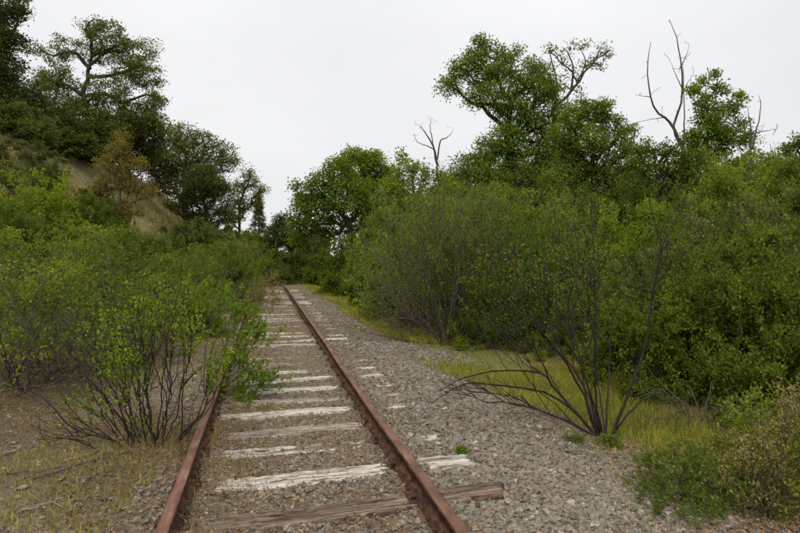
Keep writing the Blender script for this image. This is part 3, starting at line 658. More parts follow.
tree('oak_tree', 'rounded mid green tree with a bare dark trunk below the pale oak', 'tree', 206, 50,
     [(206, 215), (205, 195), (208, 180)], .2,
     [(208, 182, 20, 1.1), (190, 195, 16, 1.), (224, 192, 14, 1.), (200, 205, 16, .9), (220, 208, 12, .8), (180, 205, 13, .9), (205, 172, 13, 1.), (196, 218, 12, .9), (214, 222, 12, .9), (228, 214, 10, .8), (206, 232, 10, .8)],
     'leaf_oak', .17, 17, 1.0, rtip=.014, spread=.22, seed=26, amp=.7, shell=.1)
tree('oak_tree', 'small airy tree leaning out at the right end of the hill', 'tree', 240, 62,
     [(240, 215), (243, 195), (248, 185)], .18,
     [(250, 182, 10, .6), (262, 190, 7, .5), (240, 186, 9, .6), (256, 200, 8, .5), (243, 205, 11, .8), (234, 215, 10, .9), (248, 172, 6, .4)],
     'leaf_dull', .20, 14, 1., rtip=.02, spread=.24, seed=27)
def conifer(px, zc, py0, py1, wpx, label, seed):
    rng = np.random.default_rng(seed); b = W(px, zc); top = W(px, zc, py1) - b; H = top[2]; g = Grow(seed)
    g.stem([(0, 0, -.2), (0, 0, H)], H * .018, .02, m=20)
    n = 800; u = rng.random(n) ** .8 * .88 + .1; a = rng.uniform(0, 6.28, n); rad = (1 - u) ** .8 * wpx / 533.3 * zc * .5 * rng.uniform(.4, 1.15, n); tier = np.round(u * 13) / 13
    T = np.stack([np.cos(a) * rad, np.sin(a) * rad, H * (tier * .25 + u * .75) - rad * .15 + rng.normal(0, .12, n)], 1)
    g.add(T, bf=.05, up=-.1); g.build(.012, .4, .05)
    P = g.P; k = rng.poisson(26, len(P)); idx = np.repeat(np.arange(len(P)), k); m = len(idx); uu = rng.random(m)[:, None]
    pos = P[idx, 3] * uu + P[idx, 1] * (1 - uu) + rng.normal(size=(m, 3)) * np.array([.13, .13, .06]); lv = leaves(pos, rng.normal(size=(m, 3)) * np.array([1, 1, .3]), .16, .05, rng, .8)
    root = empty('conifer_tree', b); tag(root, label, 'tree')
    child('trunk', mesh('trunk', *tube_arrays(g.stems[0][0][None], g.stems[0][1][None], 8), smooth=True), M['bark'], root)
    child('branches', mesh('branches', *tube_arrays(g.P, g.R, 3)), M['bark'], root, kind='stuff'); child('crown', mesh('crown', *lv), M['leaf_dark'], root)
conifer(259, 70, 240, 193, 30, 'small dark conifer in the gap where the track disappears', 28)
tree('madrone_tree', 'small upright russet and olive tree standing on the dry grass slope', 'tree', 122, 24,
     [(121, 205), (120, 180), (121, 150)], .10,
     [(120, 148, 13, .8), (108, 165, 13, .8), (134, 165, 13, .8), (100, 188, 13, .9), (122, 182, 15, .8), (143, 190, 13, .8), (108, 208, 13, .9), (132, 210, 14, .9), (122, 137, 8, .7)],
     'leaf_madrone', .085, 13, 3.2, wmat='twig', rtip=.006, spread=.08, seed=29, leafup=.3)

# ------------------------------------------------------------------ right side trees
tree('dark_tree', 'low dark shadowy tree at the bend behind the end of the rails', 'tree', 276, 44, [(276, 245), (278, 232)], .15,
     [(278, 236, 14, 1.2), (266, 244, 11, 1.2), (292, 240, 15, 1.2), (282, 222, 10, 1.), (304, 248, 13, 1.2), (272, 256, 10, 1.)], 'leaf_dark', .15, 22, 1.4, seed=41, spread=.18)
tree('broadleaf_tree', 'broad rounded light green tree right of the rails beyond the twiggy bushes', 'tree', 350, 31,
     [(354, 236), (342, 214), (330, 200)], .17,
     [(306, 200, 17, 1.), (322, 184, 17, 1.), (340, 172, 17, 1.1), (300, 216, 13, .9), (320, 210, 20, 1.), (345, 196, 22, 1.), (332, 228, 20, 1.), (300, 235, 13, 1.), (372, 200, 22, 1.1), (360, 225, 22, 1.), (296, 186, 6, .5)],
     'leaf_yellow', .14, 14, 1.8, rtip=.009, spread=.17, seed=42, limbs=[(.12, (354, 236), (340, 212), (322, 198), (306, 196))])
tree('broadleaf_tree', 'brighter green treetop rising behind the rounded light green tree', 'tree', 366, 36,
     [(366, 200), (364, 175)], .2,
     [(356, 158, 14, 1.1), (372, 162, 16, 1.1), (385, 178, 16, 1.1), (342, 166, 10, .9), (396, 195, 18, 1.1), (362, 185, 22, 1.)],
     'leaf_bright', .15, 20, 1.5, rtip=.012, spread=.17, seed=43)
tree('broadleaf_tree', 'bright leafy sapling tree in front of the broken dead branches', 'tree', 415, 23,
     [(415, 205), (412, 180)], .10,
     [(404, 168, 12, .8), (420, 172, 12, .8), (438, 180, 13, .8), (394, 186, 14, .9), (412, 196, 18, 1.), (440, 204, 18, 1.), (398, 212, 18, 1.), (428, 225, 20, 1.), (402, 155, 5, .4), (452, 190, 10, .7)],
     'leaf_bright', .11, 15, 2.2, rtip=.008, spread=.12, seed=44, wmat='twig')
snag('dead_tree', 'broken grey dead tree top between the green treetops left of the tallest tree', 437, 34,
     [(.10, .05, (440, 205), (438, 175), (436, 158)), (.07, .015, (437, 165), (432, 145), (424, 132), (420, 126)), (.06, .012, (437, 160), (440, 142), (447, 138), (452, 133)), (.05, .01, (436, 158), (432, 140), (430, 128), (431, 119)), (.04, .01, (434, 150), (426, 146), (417, 142), (414, 134))], 45, ntw=24, sp=.35)
tree('cottonwood_tree', 'tallest tree, leaning dark crown with leafy top in the right half', 'tree', 528, 30,
     [(526, 215), (517, 180), (510, 150), (505, 128)], .34,
     [(478, 56, 11, .7), (462, 74, 13, .9), (450, 88, 11, .8), (482, 78, 18, 1.), (502, 72, 17, 1.), (498, 100, 20, 1.1), (522, 84, 17, 1.), (540, 92, 17, 1.), (474, 98, 13, .7), (520, 112, 22, 1.1), (508, 138, 20, 1.1), (534, 132, 22, 1.1), (490, 150, 16, 1.), (470, 168, 20, 1.), (455, 186, 18, 1.), (492, 180, 25, 1.1), (530, 170, 28, 1.1), (480, 44, 6, .5), (540, 72, 11, .8), (500, 54, 8, .5), (556, 112, 16, 1.), (552, 140, 20, 1.), (446, 82, 6, .5), (488, 46, 7, .5), (512, 60, 8, .5), (532, 66, 10, .7), (548, 86, 12, .9), (470, 62, 12, .8), (556, 160, 20, 1.), (478, 40, 4, .5), (516, 52, 5, .5), (458, 66, 6, .5)],
     'leaf_tree', .13, 16, 1.7, rtip=.009, spread=.19, seed=46, jit=.10,
     limbs=[(.15, (510, 150), (500, 125), (480, 108), (463, 96), (455, 84)), (.17, (505, 128), (510, 105), (500, 85), (495, 62)), (.18, (508, 135), (528, 112), (538, 92), (542, 74))])
tree('poplar_tree', 'airy pale poplar branches with loose leaves beside the tallest tree', 'tree', 556, 31,
     [(556, 190), (554, 130), (552, 112)], .2,
     [(560, 60, 9, .45), (548, 50, 7, .35), (572, 48, 7, .35), (590, 62, 8, .4), (602, 50, 7, .35), (598, 66, 7, .35), (574, 70, 10, .3), (584, 46, 5, .3), (560, 84, 10, .35), (548, 100, 12, .5), (608, 55, 4, .3), (578, 92, 6, .25)],
     'leaf_poplar', .135, 9, 1.0, rtip=.009, spread=.16, seed=47, jit=.05, up=1.0, bf=.5,
     limbs=[(.10, (552, 112), (566, 98), (578, 82), (590, 66), (604, 54)), (.07, (570, 92), (572, 70), (566, 52)), (.06, (554, 110), (556, 84), (550, 60), (548, 48)), (.05, (576, 84), (584, 64), (578, 46))])
tree('broadleaf_tree', 'full mid green tree between the tallest tree and the tall bare snag', 'tree', 596, 26,
     [(598, 215), (594, 180), (592, 150)], .2,
     [(575, 118, 16, 1.1), (596, 114, 15, 1.1), (612, 124, 12, 1.), (562, 138, 18, 1.1), (590, 140, 22, 1.1), (618, 148, 15, 1.), (575, 165, 22, 1.1), (605, 172, 22, 1.1), (628, 172, 13, .9), (556, 180, 18, 1.), (586, 196, 20, .9), (604, 106, 9, .7), (584, 106, 9, .7), (626, 134, 10, .9), (636, 158, 12, .9)],
     'leaf_tree', .115, 18, 2.0, rtip=.009, spread=.13, seed=48)
snag('dead_tree', 'tall bare snag with three long grey forks above the right treetops', 686, 21,
     [(.10, .05, (690, 215), (688, 180), (683, 153), (677, 138)),
      (.055, .010, (677, 138), (668, 122), (655, 112), (648, 92), (646, 66), (649, 44)),
      (.055, .008, (679, 145), (672, 128), (679, 108), (681, 84), (678, 56), (674, 38), (667, 22)),
      (.03, .008, (683, 150), (683, 120), (682, 92), (681, 62)), (.02, .005, (681, 90), (674, 76), (668, 62)), (.02, .005, (680, 98), (686, 84), (692, 75)),
      (.02, .005, (664, 118), (650, 120), (632, 124)), (.018, .005, (649, 98), (642, 97), (634, 96)), (.02, .005, (678, 70), (684, 58), (687, 48))], 49, ntw=26, sp=.28)
tree('young_tree', 'slender upright young tree with sparse fresh leaves right of the tall snag', 'tree', 706, 20,
     [(706, 200), (706, 150), (708, 120)], .08,
     [(704, 100, 8, .5), (694, 92, 6, .4), (716, 110, 8, .5), (700, 118, 9, .6), (698, 134, 11, .7), (716, 130, 11, .7), (732, 112, 8, .5), (738, 126, 9, .5), (690, 90, 5, .6), (700, 82, 5, .6), (722, 92, 5, .6), (738, 98, 6, .6), (728, 106, 7, .6), (714, 76, 4, .6), (706, 150, 14, .8), (726, 148, 12, .7), (690, 158, 13, .8), (712, 172, 18, 1.), (736, 168, 12, .8), (716, 88, 5, .5), (750, 160, 12, .9), (724, 136, 12, .9), (700, 106, 8, .7), (712, 122, 10, .9), (745, 140, 9, .7), (690, 142, 11, .9), (758, 178, 14, .9)],
     'leaf_bright', .10, 15, 3.2, wmat='twig', rtip=.006, spread=.10, seed=50, up=.8,
     limbs=[(.035, (708, 128), (706, 110), (704, 86)), (.035, (708, 125), (714, 100), (716, 70)), (.035, (708, 140), (726, 118), (744, 98)), (.03, (706, 145), (696, 120), (692, 86))])
snag('dead_tree', 'smaller bare snag with a sideways twig near the right edge', 750, 18,
     [(.06, .03, (748, 215), (747, 185), (748, 165), (751, 148)), (.03, .006, (751, 150), (755, 130), (759, 110), (757, 96)), (.03, .006, (749, 155), (750, 135), (747, 118), (746, 108)), (.022, .006, (752, 134), (762, 132), (772, 130)), (.028, .006, (752, 134), (740, 133), (724, 122), (712, 130))], 51, ntw=18, sp=.2)
tree('broadleaf_tree', 'rounded bushy treetop at the right edge of the picture', 'tree', 792, 17,
     [(792, 195), (790, 170)], .09,
     [(790, 150, 11, .9), (778, 166, 12, .9), (800, 172, 18, 1.), (764, 180, 13, .9), (786, 190, 20, 1.), (815, 160, 20, 1.), (750, 196, 14, 1.), (826, 190, 26, 1.), (796, 140, 8, .8), (768, 164, 10, .9)],
     'leaf_tree', .085, 17, 3.2, rtip=.006, spread=.09, seed=52)
tree('broadleaf_tree', 'low leafy tree at the foot of the tall bare snag', 'tree', 662, 19,
     [(662, 200), (660, 180)], .08,
     [(640, 165, 14, .9), (660, 168, 15, 1.), (678, 172, 14, 1.), (650, 188, 18, 1.), (676, 192, 18, 1.), (630, 186, 15, 1.), (650, 150, 8, .5), (642, 148, 11, .9), (668, 150, 12, 1.), (690, 160, 14, 1.), (700, 180, 16, 1.)],
     'leaf_shrub', .09, 16, 2.6, rtip=.007, spread=.1, seed=53)
tree('broadleaf_tree', 'olive leafy tree in front of the trunk of the tallest tree', 'tree', 505, 20,
     [(505, 225), (502, 205)], .08,
     [(480, 200, 16, 1.), (500, 196, 15, 1.), (524, 200, 16, 1.), (545, 205, 16, 1.), (490, 218, 18, 1.), (520, 222, 20, 1.), (462, 214, 15, 1.)],
     'leaf_fresh', .09, 16, 2.4, rtip=.007, spread=.1, seed=54)
for (px, zc, w_, t, lab) in [(270, 46, 60, 246, 'dense bush closing the view at the end of the track'), (256, 52, 50, 240, 'bush left of the dense one at the end of the track'), (290, 38, 46, 250, 'low bush under the low dark tree at the bend'), (276, 33, 34, 268, 'low bush standing on the old track bed at the bend')]:
    put_shrub('far2', px, zc, w_, t, lab, 'bushes closing the end of the track', lmat='leaf_oak')
# dim wood further back so that no horizon shows
backs = [(455, 44, 178, 44), (500, 46, 150, 50), (560, 44, 150, 50), (620, 42, 168, 46), (680, 40, 172, 44), (735, 38, 165, 44), (790, 36, 172, 44), (400, 52, 200, 40), (320, 60, 225, 40), (245, 80, 232, 30), (215, 75, 225, 26)]
blab = ['behind the broken dead tree', 'behind the tallest tree', 'behind the airy poplar', 'behind the full mid green tree', 'behind the tall bare snag', 'behind the smaller bare snag', 'behind the right edge treetop', 'behind the bright leafy sapling tree', 'behind the low dark tree at the bend', 'behind the conifer at the end of the hill', 'below the rounded tree on the hill end']
protob = None
for (px, zc, py, wr), bl in zip(backs, blab):
    if protob is None or px == 400:
        protob = tree('background_tree', 'x', 'tree', px, zc, [(px, py + 30), (px, py + 15)], .25, [(px, py + 15, wr * .5, 1.2), (px - wr * .5, py + 30, wr * .45, 1.2), (px + wr * .5, py + 30, wr * .45, 1.2), (px, py + 45, wr * .6, 1.2), (px - wr * .5, py + 60, wr * .4, 1.2), (px + wr * .5, py + 60, wr * .4, 1.2)],
                      'leaf_tree' if px != 400 else 'leaf_oak', .17, 22, .8, rtip=.014, spread=.22, seed=int(60 + px), shell=.6)
        c = protob; hz = CZ + (257 - py) / 533.3 * zc - c.location.z
        protob_h = hz
    else:
        c = copy_tree(protob); b = W(px, zc); c.location = b; s = (CZ + (257 - py) / 533.3 * zc - b[2]) / protob_h; c.scale = (s * 1.1, s * 1.1, s); c.rotation_euler = (0, 0, px * .37)
    tag(c, 'dim dense tree filling the gap ' + bl, 'tree', 'background trees')

# ------------------------------------------------------------------ shrubs, left side (column, depth, width px, top row)
GL = 'shrubs along the left bank'; GRt = 'shrubs in the thicket right of the rails'
LS = [
 ('twiggy', 108, 8.6, 165, 228, 'twiggy purple stemmed shrub behind the nearest left shrub', None),
 ('twiggy2', 6, 6.0, 190, 272, 'sparse twiggy shrub reaching in from the left edge', None),
 ('twiggy', 66, 7.0, 150, 258, 'many stemmed twiggy shrub left of the twiggy purple stemmed shrub', None),
 ('twiggy2', 150, 8.0, 90, 285, 'low twiggy shrub close behind the nearest left shrub', None),
 ('twiggy', -20, 9.0, 160, 235, 'tall twiggy shrub cut by the left edge', 'leaf_shrub'),
 ('dense', 12, 17, 70, 168, 'olive bush on the slope at the left edge above the yellow green bush', 'leaf_dull'),
 ('dense2', 40, 20, 56, 166, 'small olive bush on the slope left of the dry grass patch', 'leaf_shrub'),
 ('far2', 178, 40, 14, 222, 'small brush higher on the ridge edge below the pale oak', 'leaf_oak'),
 ('far', 100, 24, 30, 196, 'small bush on the dry grass left of the russet tree', None),
 ('twiggy', 172, 11.5, 90, 246, 'twiggy shrub leaning towards the left rail past the overhanging shoots', None),
 ('twiggy2', 52, 11, 160, 240, 'wide twiggy shrub with green tips at the foot of the left bank', None),
 ('leafy', 42, 15, 110, 176, 'bright yellow green leafy bush on the lower left slope', None),
 ('leafy', 6, 13, 80, 196, 'green bush at the left edge below the olive thicket', 'leaf_fresh'),
 ('dense', 4, 20, 90, 146, 'dull olive bush at the left edge under the dark oak', 'leaf_dull'),
 ('dense2', 42, 25, 44, 150, 'dull olive bush at the left rim of the dry grass patch', 'leaf_dull'),
 ('dense', 92, 17, 80, 206, 'mid green bush right of the bright yellow green bush', None),
 ('dense2', 150, 20, 60, 222, 'mid green bush at the foot of the russet tree', None),
 ('far', 172, 27, 40, 242, 'bush on the ridge line right of the russet tree', None),
 ('far2', 200, 22, 50, 250, 'green bush lower on the ridge beside the left bank', None),
 ('dense2', 192, 16, 70, 246, 'dense green bush at the foot of the ridge left of the rails', 'leaf_fresh'),
 ('far', 206, 44, 46, 226, 'bush round the foot of the rounded tree on the slope', 'leaf_oak'),
 ('far2', 232, 50, 44, 226, 'bush under the small airy tree at the end of the hill', 'leaf_oak'),
 ('far', 224, 28, 40, 246, 'bush under the rounded tree at the far left bank', None),
 ('twiggy2', 226, 15, 60, 252, 'twiggy green tipped shrub beside the far left rail', None),
 ('far2', 240, 34, 40, 236, 'pale green bush at the end of the left bank', 'leaf_dull'),
 ('leafy', 200, 10.5, 44, 288, 'leafy low shrub crowding the left rail in the middle distance', 'leaf_bright'),
 ('far', 250, 42, 34, 238, 'small bush left of the dark tree at the bend', None),
 ('far2', 262, 30, 36, 258, 'low bush across the track where the rails disappear', None),
 ('dense', 125, 12.5, 90, 240, 'green bush between the twiggy shrubs of the left bank', 'leaf_fresh'),
 ('far', 15, 30, 80, 150, 'shadowy bush on the crest at the left edge', 'leaf_oak'),
 ('far2', 66, 34, 60, 140, 'dark bush on the crest below the gnarled oak', 'leaf_dark'),
 ('far', 100, 41, 46, 140, 'dark bush at the foot of the gnarled oak trunk', 'leaf_dark'),
]
for k, px, zc, w_, t, lab, lm in LS: put_shrub(k, px, zc, w_, t, lab, GL, lmat=lm)
RS = [
 ('far2', 326, 30, 44, 250, 'low green bush just right of the vanishing rails', None),
 ('far', 356, 24, 56, 242, 'round green bush along the right of the track far ahead', None),
 ('far2', 384, 19, 66, 240, 'green bush under the rounded light green tree', 'leaf_fresh'),
 ('dense', 414, 15, 76, 218, 'bush left behind the large twiggy shrub', 'leaf_fresh'),
 ('twiggy', 420, 13, 90, 208, 'greyish twiggy shrub left beside the large twiggy shrub', None),
 ('far2', 430, 18, 80, 208, 'green bush behind the top of the large twiggy shrub', 'leaf_bright'),
 ('dense', 484, 14, 90, 220, 'bush right behind the large twiggy shrub', 'leaf_fresh'),
 ('twiggy2', 520, 11, 120, 210, 'grey green twiggy shrub behind the dark bare shrub', None),
 ('dense2', 556, 12, 100, 222, 'leafy bush behind the dark bare shrub', 'leaf_fresh'),
 ('far', 535, 17, 70, 208, 'bush below the trunk of the tallest tree', 'leaf_dark'),
 ('dense', 622, 10.5, 120, 220, 'broad green bush behind the tall upright stem', 'leaf_bright'),
 ('tall', 600, 16, 50, 206, 'bush below the full mid green tree', None),
 ('tall2', 552, 14.5, 46, 196, 'upright thin bush between the tallest tree and the full mid green tree', None),
 ('tall', 648, 15.5, 46, 188, 'upright bush just left of the tall bare snag', 'leaf_shrub'),
 ('tall2', 478, 16, 50, 204, 'upright loose bush left of the tallest tree trunk', 'leaf_bright'),
 ('tall2', 722, 11.5, 60, 172, 'tall loose bush in front of the slender young tree', 'leaf_yellow'),
 ('tall', 378, 23, 46, 218, 'upright bush before the rounded light green tree', 'leaf_bright'),
 ('dense2', 690, 9, 150, 206, 'large dense green bush in the middle of the right thicket', None),
 ('dense', 775, 9.5, 160, 190, 'tall dense green bush by the right edge', None),
 ('tall', 676, 13, 60, 196, 'bush under the tall bare snag', None),
 ('tall', 760, 14, 70, 172, 'bush under the slender young tree', None),
 ('dense2', 655, 7.3, 170, 268, 'dense dark green bush right behind the dark bare shrub', None),
 ('dense', 745, 6.6, 210, 250, 'near dense green bush over the pile of dead twigs', 'leaf_shrub'),
 ('dense2', 828, 6.0, 170, 235, 'near dense bush cut by the right edge', None),
 ('twiggy', 705, 7.6, 120, 235, 'reddish twiggy shrub poking through the right thicket', None),
 ('dense', 560, 9.3, 80, 290, 'low green bush seen through the dark bare stems', 'leaf_fresh'),
 ('dense2', 510, 10.5, 70, 268, 'low green bush between the twiggy shrub and the dark bare shrub', 'leaf_fresh'),
 ('twiggy2', 470, 12, 90, 238, 'thin twiggy shrub overlapping the right of the large twiggy shrub', None),
 ('twiggy2', 640, 8.2, 90, 262, 'half bare bush between the dark bare shrub and the large dense bush', 'leaf_dull'),
 ('tall2', 520, 9.8, 46, 226, 'upright spindly shrub left of the dark bare shrub', 'leaf_bright'),
 ('leafy', 575, 13, 70, 222, 'yellowish bush in a gap of the right thicket', None),
 ('twiggy2', 770, 7.6, 80, 222, 'spindly bush poking up near the right edge', 'leaf_dull'),
 ('dense', 800, 12, 140, 180, 'bush below the rounded treetop at the right edge', None),
]
for k, px, zc, w_, t, lab, lm in RS: put_shrub(k, px, zc, w_, t, lab, GRt, lmat=lm)

# ------------------------------------------------------------------ feature shrubs with their own stems
def feature(name, label, px, zc, stems, seed, targets, per, L, Wd, wmat, lmat, rt=.0022, bf=.8, u0=.3, group=None, spread=.012, stemj=.006, tmask=None, rmul=1., leafdens=None):
    rng = np.random.default_rng(seed); b = W(px, zc); g = Grow(seed, cap=30000)
    def pt(q): return W(q[0], zc + (q[2] if len(q) > 2 else 0), q[1]) - b
    for st in stems:
        g.stem([pt(q) for q in st[2:]], st[0] * rmul, st[1] * rmul, m=14, j=stemj, root=max(0, pt(st[2])[2]) * 1.3)
    T = []
    for (tx, ty, rx, ry, dd, n) in targets:   # ellipses of twig ends in the photo, with depth spread dd
        q = rng.normal(size=(n, 2)) * .55; zz = rng.normal(size=n) * dd
        T += [W(tx + a * rx, zc + z_, ty + c * ry) - b for (a, c), z_ in zip(q, zz)]
    T = np.array(T); gzv = gz(T[:, 0] + b[0], T[:, 1] + b[1]) - b[2]; T[:, 2] = np.maximum(T[:, 2], gzv + .05)
    g.add(T, bf=bf, jit=.03, up=.6, grav=2.2); g.build(rt, .40, rt * 3.4)
    root = empty(name, b); tag(root, label, 'shrub', group)
    for P, r in g.stems: child('stem', mesh('stem', *tube_arrays(P[None], r[None], 7), smooth=True), M[wmat], root)
    child('twigs', mesh('twigs', *tube_arrays(g.P, g.R, 3), smooth=True), M[wmat], root, kind='stuff')
    P = g.P
    if leafdens is not None:
        wgt = np.zeros(len(P))
        for (lx, ly, rx, ry, dn) in leafdens:
            tip = P[:, 3] + b; xc = (tip[:, 0] - CX) * cs - (tip[:, 1] - CY) * sn; zc_ = (tip[:, 0] - CX) * sn + (tip[:, 1] - CY) * cs
            u = 400 + 533.3 * xc / zc_; v = 257 - 533.3 * (tip[:, 2] - CZ) / zc_
            wgt = np.maximum(wgt, dn * np.exp(-((u - lx) / rx) ** 2 - ((v - ly) / ry) ** 2))
        parts = []
        for lo, hi, pr in ((.06, .3, .25), (.3, .6, .6), (.6, 1.01, 1.)):
            m_ = (wgt > lo) & (wgt <= hi)
            if m_.sum(): parts.append(twigleaves(P[m_], per * pr, rng, L, Wd, u0, spread, up=.6))
        lv = join(parts)
    else: lv = twigleaves(P, per, rng, L, Wd, u0, spread, up=.6)
    child('foliage', mesh('foliage', *lv), M[lmat], root)
    return root
feature('shrub', 'nearest left shrub with bare arching stems and fresh green tufts beside the left rail', 148, 4.35,
    [(.010, .004, (152, 467), (141, 425), (137, 376), (130, 345)), (.011, .004, (154, 462), (147, 402), (143, 349), (138, 312)), (.011, .003, (144, 467), (118, 418), (92, 383), (70, 366), (50, 352)),
     (.010, .003, (140, 465), (107, 440), (73, 429), (50, 406), (30, 392)), (.008, .003, (158, 464), (164, 429), (170, 376), (172, 318)), (.008, .003, (160, 460), (179, 440), (182, 376), (184, 340)),
     (.009, .003, (158, 460, 0), (194, 421, .1), (221, 383, .2), (236, 358, .3)), (.008, .002, (140, 462), (100, 452, -.1), (70, 440, -.2), (40, 440, -.3)), (.009, .003, (150, 462), (125, 400, .3), (105, 350, .4), (100, 310, .5)), (.007, .003, (150, 464), (160, 400, -.2), (150, 350, -.3))],
    71, [(118, 355, 48, 50, .30, 330), (164, 325, 42, 58, .25, 300), (80, 400, 42, 28, .25, 120), (212, 365, 26, 25, .2, 70), (140, 430, 32, 20, .2, 80), (55, 430, 34, 18, .2, 50), (185, 425, 20, 16, .15, 25)],
    7, .034, .017, 'twig_dark', 'leaf_bright', rt=.0015, leafdens=[(122, 365, 20, 26, .9), (150, 415, 18, 16, .25), (85, 405, 20, 14, .7), (190, 325, 22, 30, 1.), (222, 362, 16, 18, .8), (108, 322, 26, 24, .9), (150, 305, 26, 22, .9)], group=GL)
feature('shrub', 'leafy shoots hanging out over the left rail onto the sleepers', 206, 6.0,
    [(.010, .003, (204, 400), (216, 372), (234, 350), (262, 338)), (.008, .003, (206, 400), (220, 385), (240, 372), (268, 372)), (.009, .003, (204, 400), (212, 350), (230, 318), (252, 306)), (.008, .003, (203, 400), (205, 350), (215, 310), (228, 284)), (.006, .002, (206, 402), (222, 398), (240, 400), (252, 406))],
    72, [(256, 332, 26, 12, .25, 60), (258, 376, 26, 10, .2, 60), (240, 356, 20, 14, .25, 50), (244, 310, 24, 14, .2, 50), (228, 296, 20, 20, .3, 40), (244, 402, 16, 10, .2, 35), (215, 385, 14, 20, .3, 30)],
    12, .042, .022, 'twig', 'leaf_bright', rt=.0016, group=GL)
feature('shrub', 'dark bare shrub with low arching stems on the right shoulder of the ballast', 605, 5.2,
    [(.016, .004, (600, 440), (575, 411), (542, 392), (490, 385), (462, 385), (430, 404)), (.014, .004, (598, 438), (556, 390), (540, 373), (495, 371), (462, 380), (440, 392)), (.015, .004, (601, 440), (575, 375), (547, 338), (514, 291), (494, 262)),
     (.014, .004, (603, 438), (597, 400), (596, 324), (594, 258), (590, 196)), (.017, .005, (612, 440), (626, 404), (645, 352), (650, 314), (660, 258), (657, 230), (648, 200)), (.007, .003, (660, 252), (668, 232), (682, 206), (686, 192)),
     (.012, .003, (610, 440), (632, 412), (652, 396), (664, 388)), (.013, .004, (602, 440), (588, 400, .3), (575, 340, .4), (556, 300, .5), (545, 250, .6)), (.012, .003, (604, 440), (592, 395, -.2), (570, 345, -.3), (530, 318, -.4), (505, 305, -.5)),
     (.010, .003, (600, 438), (560, 420, -.2), (520, 405, -.3), (480, 400, -.4), (452, 372, -.3)), (.012, .004, (606, 440), (610, 380, .3), (612, 330, .4), (622, 280, .5)), (.010, .003, (606, 440), (600, 390, .5), (575, 320, .8), (560, 230, 1.)), (.011, .003, (600, 438), (588, 395), (560, 352), (525, 350), (500, 330))],
    73, [(535, 265, 50, 50, .45, 260), (582, 240, 30, 46, .35, 190), (510, 320, 36, 30, .35, 110), (455, 385, 30, 12, .25, 60), (664, 222, 14, 24, .25, 26), (575, 320, 36, 36, .35, 80), (500, 385, 36, 8, .2, 30)],
    7, .024, .012, 'twig_dark', 'leaf_fresh', rt=.0019, leafdens=[(540, 260, 50, 50, .8), (600, 250, 50, 60, .8), (640, 300, 30, 40, .7)], group=GRt)
fan = []
rf = np.random.default_rng(8)
for a in np.linspace(-74, 70, 14):
    ln = rf.uniform(105, 165) * (1 if a > -60 else .8); ar = R(a + rf.normal(0, 4)); dz_ = rf.normal(0, .5)
    fan.append((.020 * rf.uniform(.6, 1.1), .004, (447 + rf.normal(0, 2), 349), (447 + math.sin(ar) * ln * .3, 349 - math.cos(ar) * ln * .34, dz_ * .4), (447 + math.sin(ar) * ln * .65, 349 - math.cos(ar) * ln * .72, dz_ * .8), (447 + math.sin(ar) * ln * .9, 349 - math.cos(ar) * ln, dz_ * 1.2)))
fan.append((.055, .022, (447, 352), (444, 335), (438, 312, .1), (428, 285, .2)))
fan.append((.05, .02, (449, 352), (449, 332), (452, 306, -.1), (455, 275, -.2)))
fan.append((.038, .016, (446, 352), (436, 336, -.1), (420, 318, -.2), (405, 290, -.3)))
fan.append((.016, .004, (445, 345), (425, 325, -.2), (400, 318, -.4), (380, 322, -.5), (362, 326, -.5)))
feature('shrub', 'large twiggy purple grey shrub fanning up from the grass beside the track', 447, 10.6, fan, 74,
    [(420, 245, 60, 50, .8, 620), (470, 240, 60, 50, .8, 500), (400, 285, 40, 30, .6, 180), (500, 280, 40, 35, .7, 200), (445, 200, 50, 28, .7, 350), (385, 322, 26, 8, .3, 40), (505, 320, 36, 14, .4, 50)],
    7.5, .034, .018, 'twig', 'leaf_fresh', rt=.0030, spread=.03, group=GRt)
# tan flowering shrub bottom right
feature('shrub', 'shrub with dry tan seed heads in the bottom right corner', 775, 3.7,
    [(.006, .003, (775, 520), (760, 470), (745, 440)), (.006, .003, (778, 520), (785, 460), (790, 410)), (.006, .003, (770, 520), (740, 490), (715, 470)), (.006, .002, (782, 520), (800, 470), (805, 430)), (.006, .002, (772, 520), (735, 500), (705, 490)), (.006, .002, (775, 520), (770, 450), (762, 420))],
    75, [(765, 445, 34, 22, .25, 110), (790, 410, 22, 24, .25, 110), (735, 470, 34, 20, .25, 80), (775, 495, 40, 25, .3, 70), (720, 500, 22, 16, .2, 20)],
    12, .018, .012, 'twig', 'leaf_tan', rt=.0013, spread=.010, group=GRt)
def leafclump(name, label, px, py, n, h, rad, L, Wd, lm, cat, seed, per=12, group=None, zc=None):
    rng = np.random.default_rng(seed); zc = zc or 533.3 * (CZ + .2) / (py - 257); b = W(px, zc); g = Grow(seed, cap=4 * n + 60)
    for s in range(5): g.stem([(0, 0, -.02), (rng.normal(0, rad * .2), rng.normal(0, rad * .2), h * .4)], .004, .002, m=4)
    g.add(dome(rng, n, rad, h, .1, .3, .4), bf=.5); g.build(.0014, .4, .004)
    return plant_from(g, name, b, M['twig'], twigleaves(g.P, per, rng, L, Wd, .2, .012), M[lm], label, cat, group)
leafclump('weed', 'low green weed at the foot of the dark bare shrub', 612, 452, 26, .13, .13, .055, .010, 'leaf_fresh', 'plant', 81)
leafclump('weed', 'small green weed just left of the dark bare shrub', 576, 456, 16, .08, .10, .045, .009, 'leaf_fresh', 'plant', 82)
leafclump('shrub', 'low green leafy shrub right of the gravel at the bottom edge', 690, 505, 420, .42, .42, .03, .014, 'leaf_fresh', 'shrub', 83, per=8)
leafclump('shrub', 'low bright shoots at the bottom edge beside the gravel', 676, 528, 130, .2, .34, .026, .012, 'leaf_fresh', 'shrub', 84, per=8)
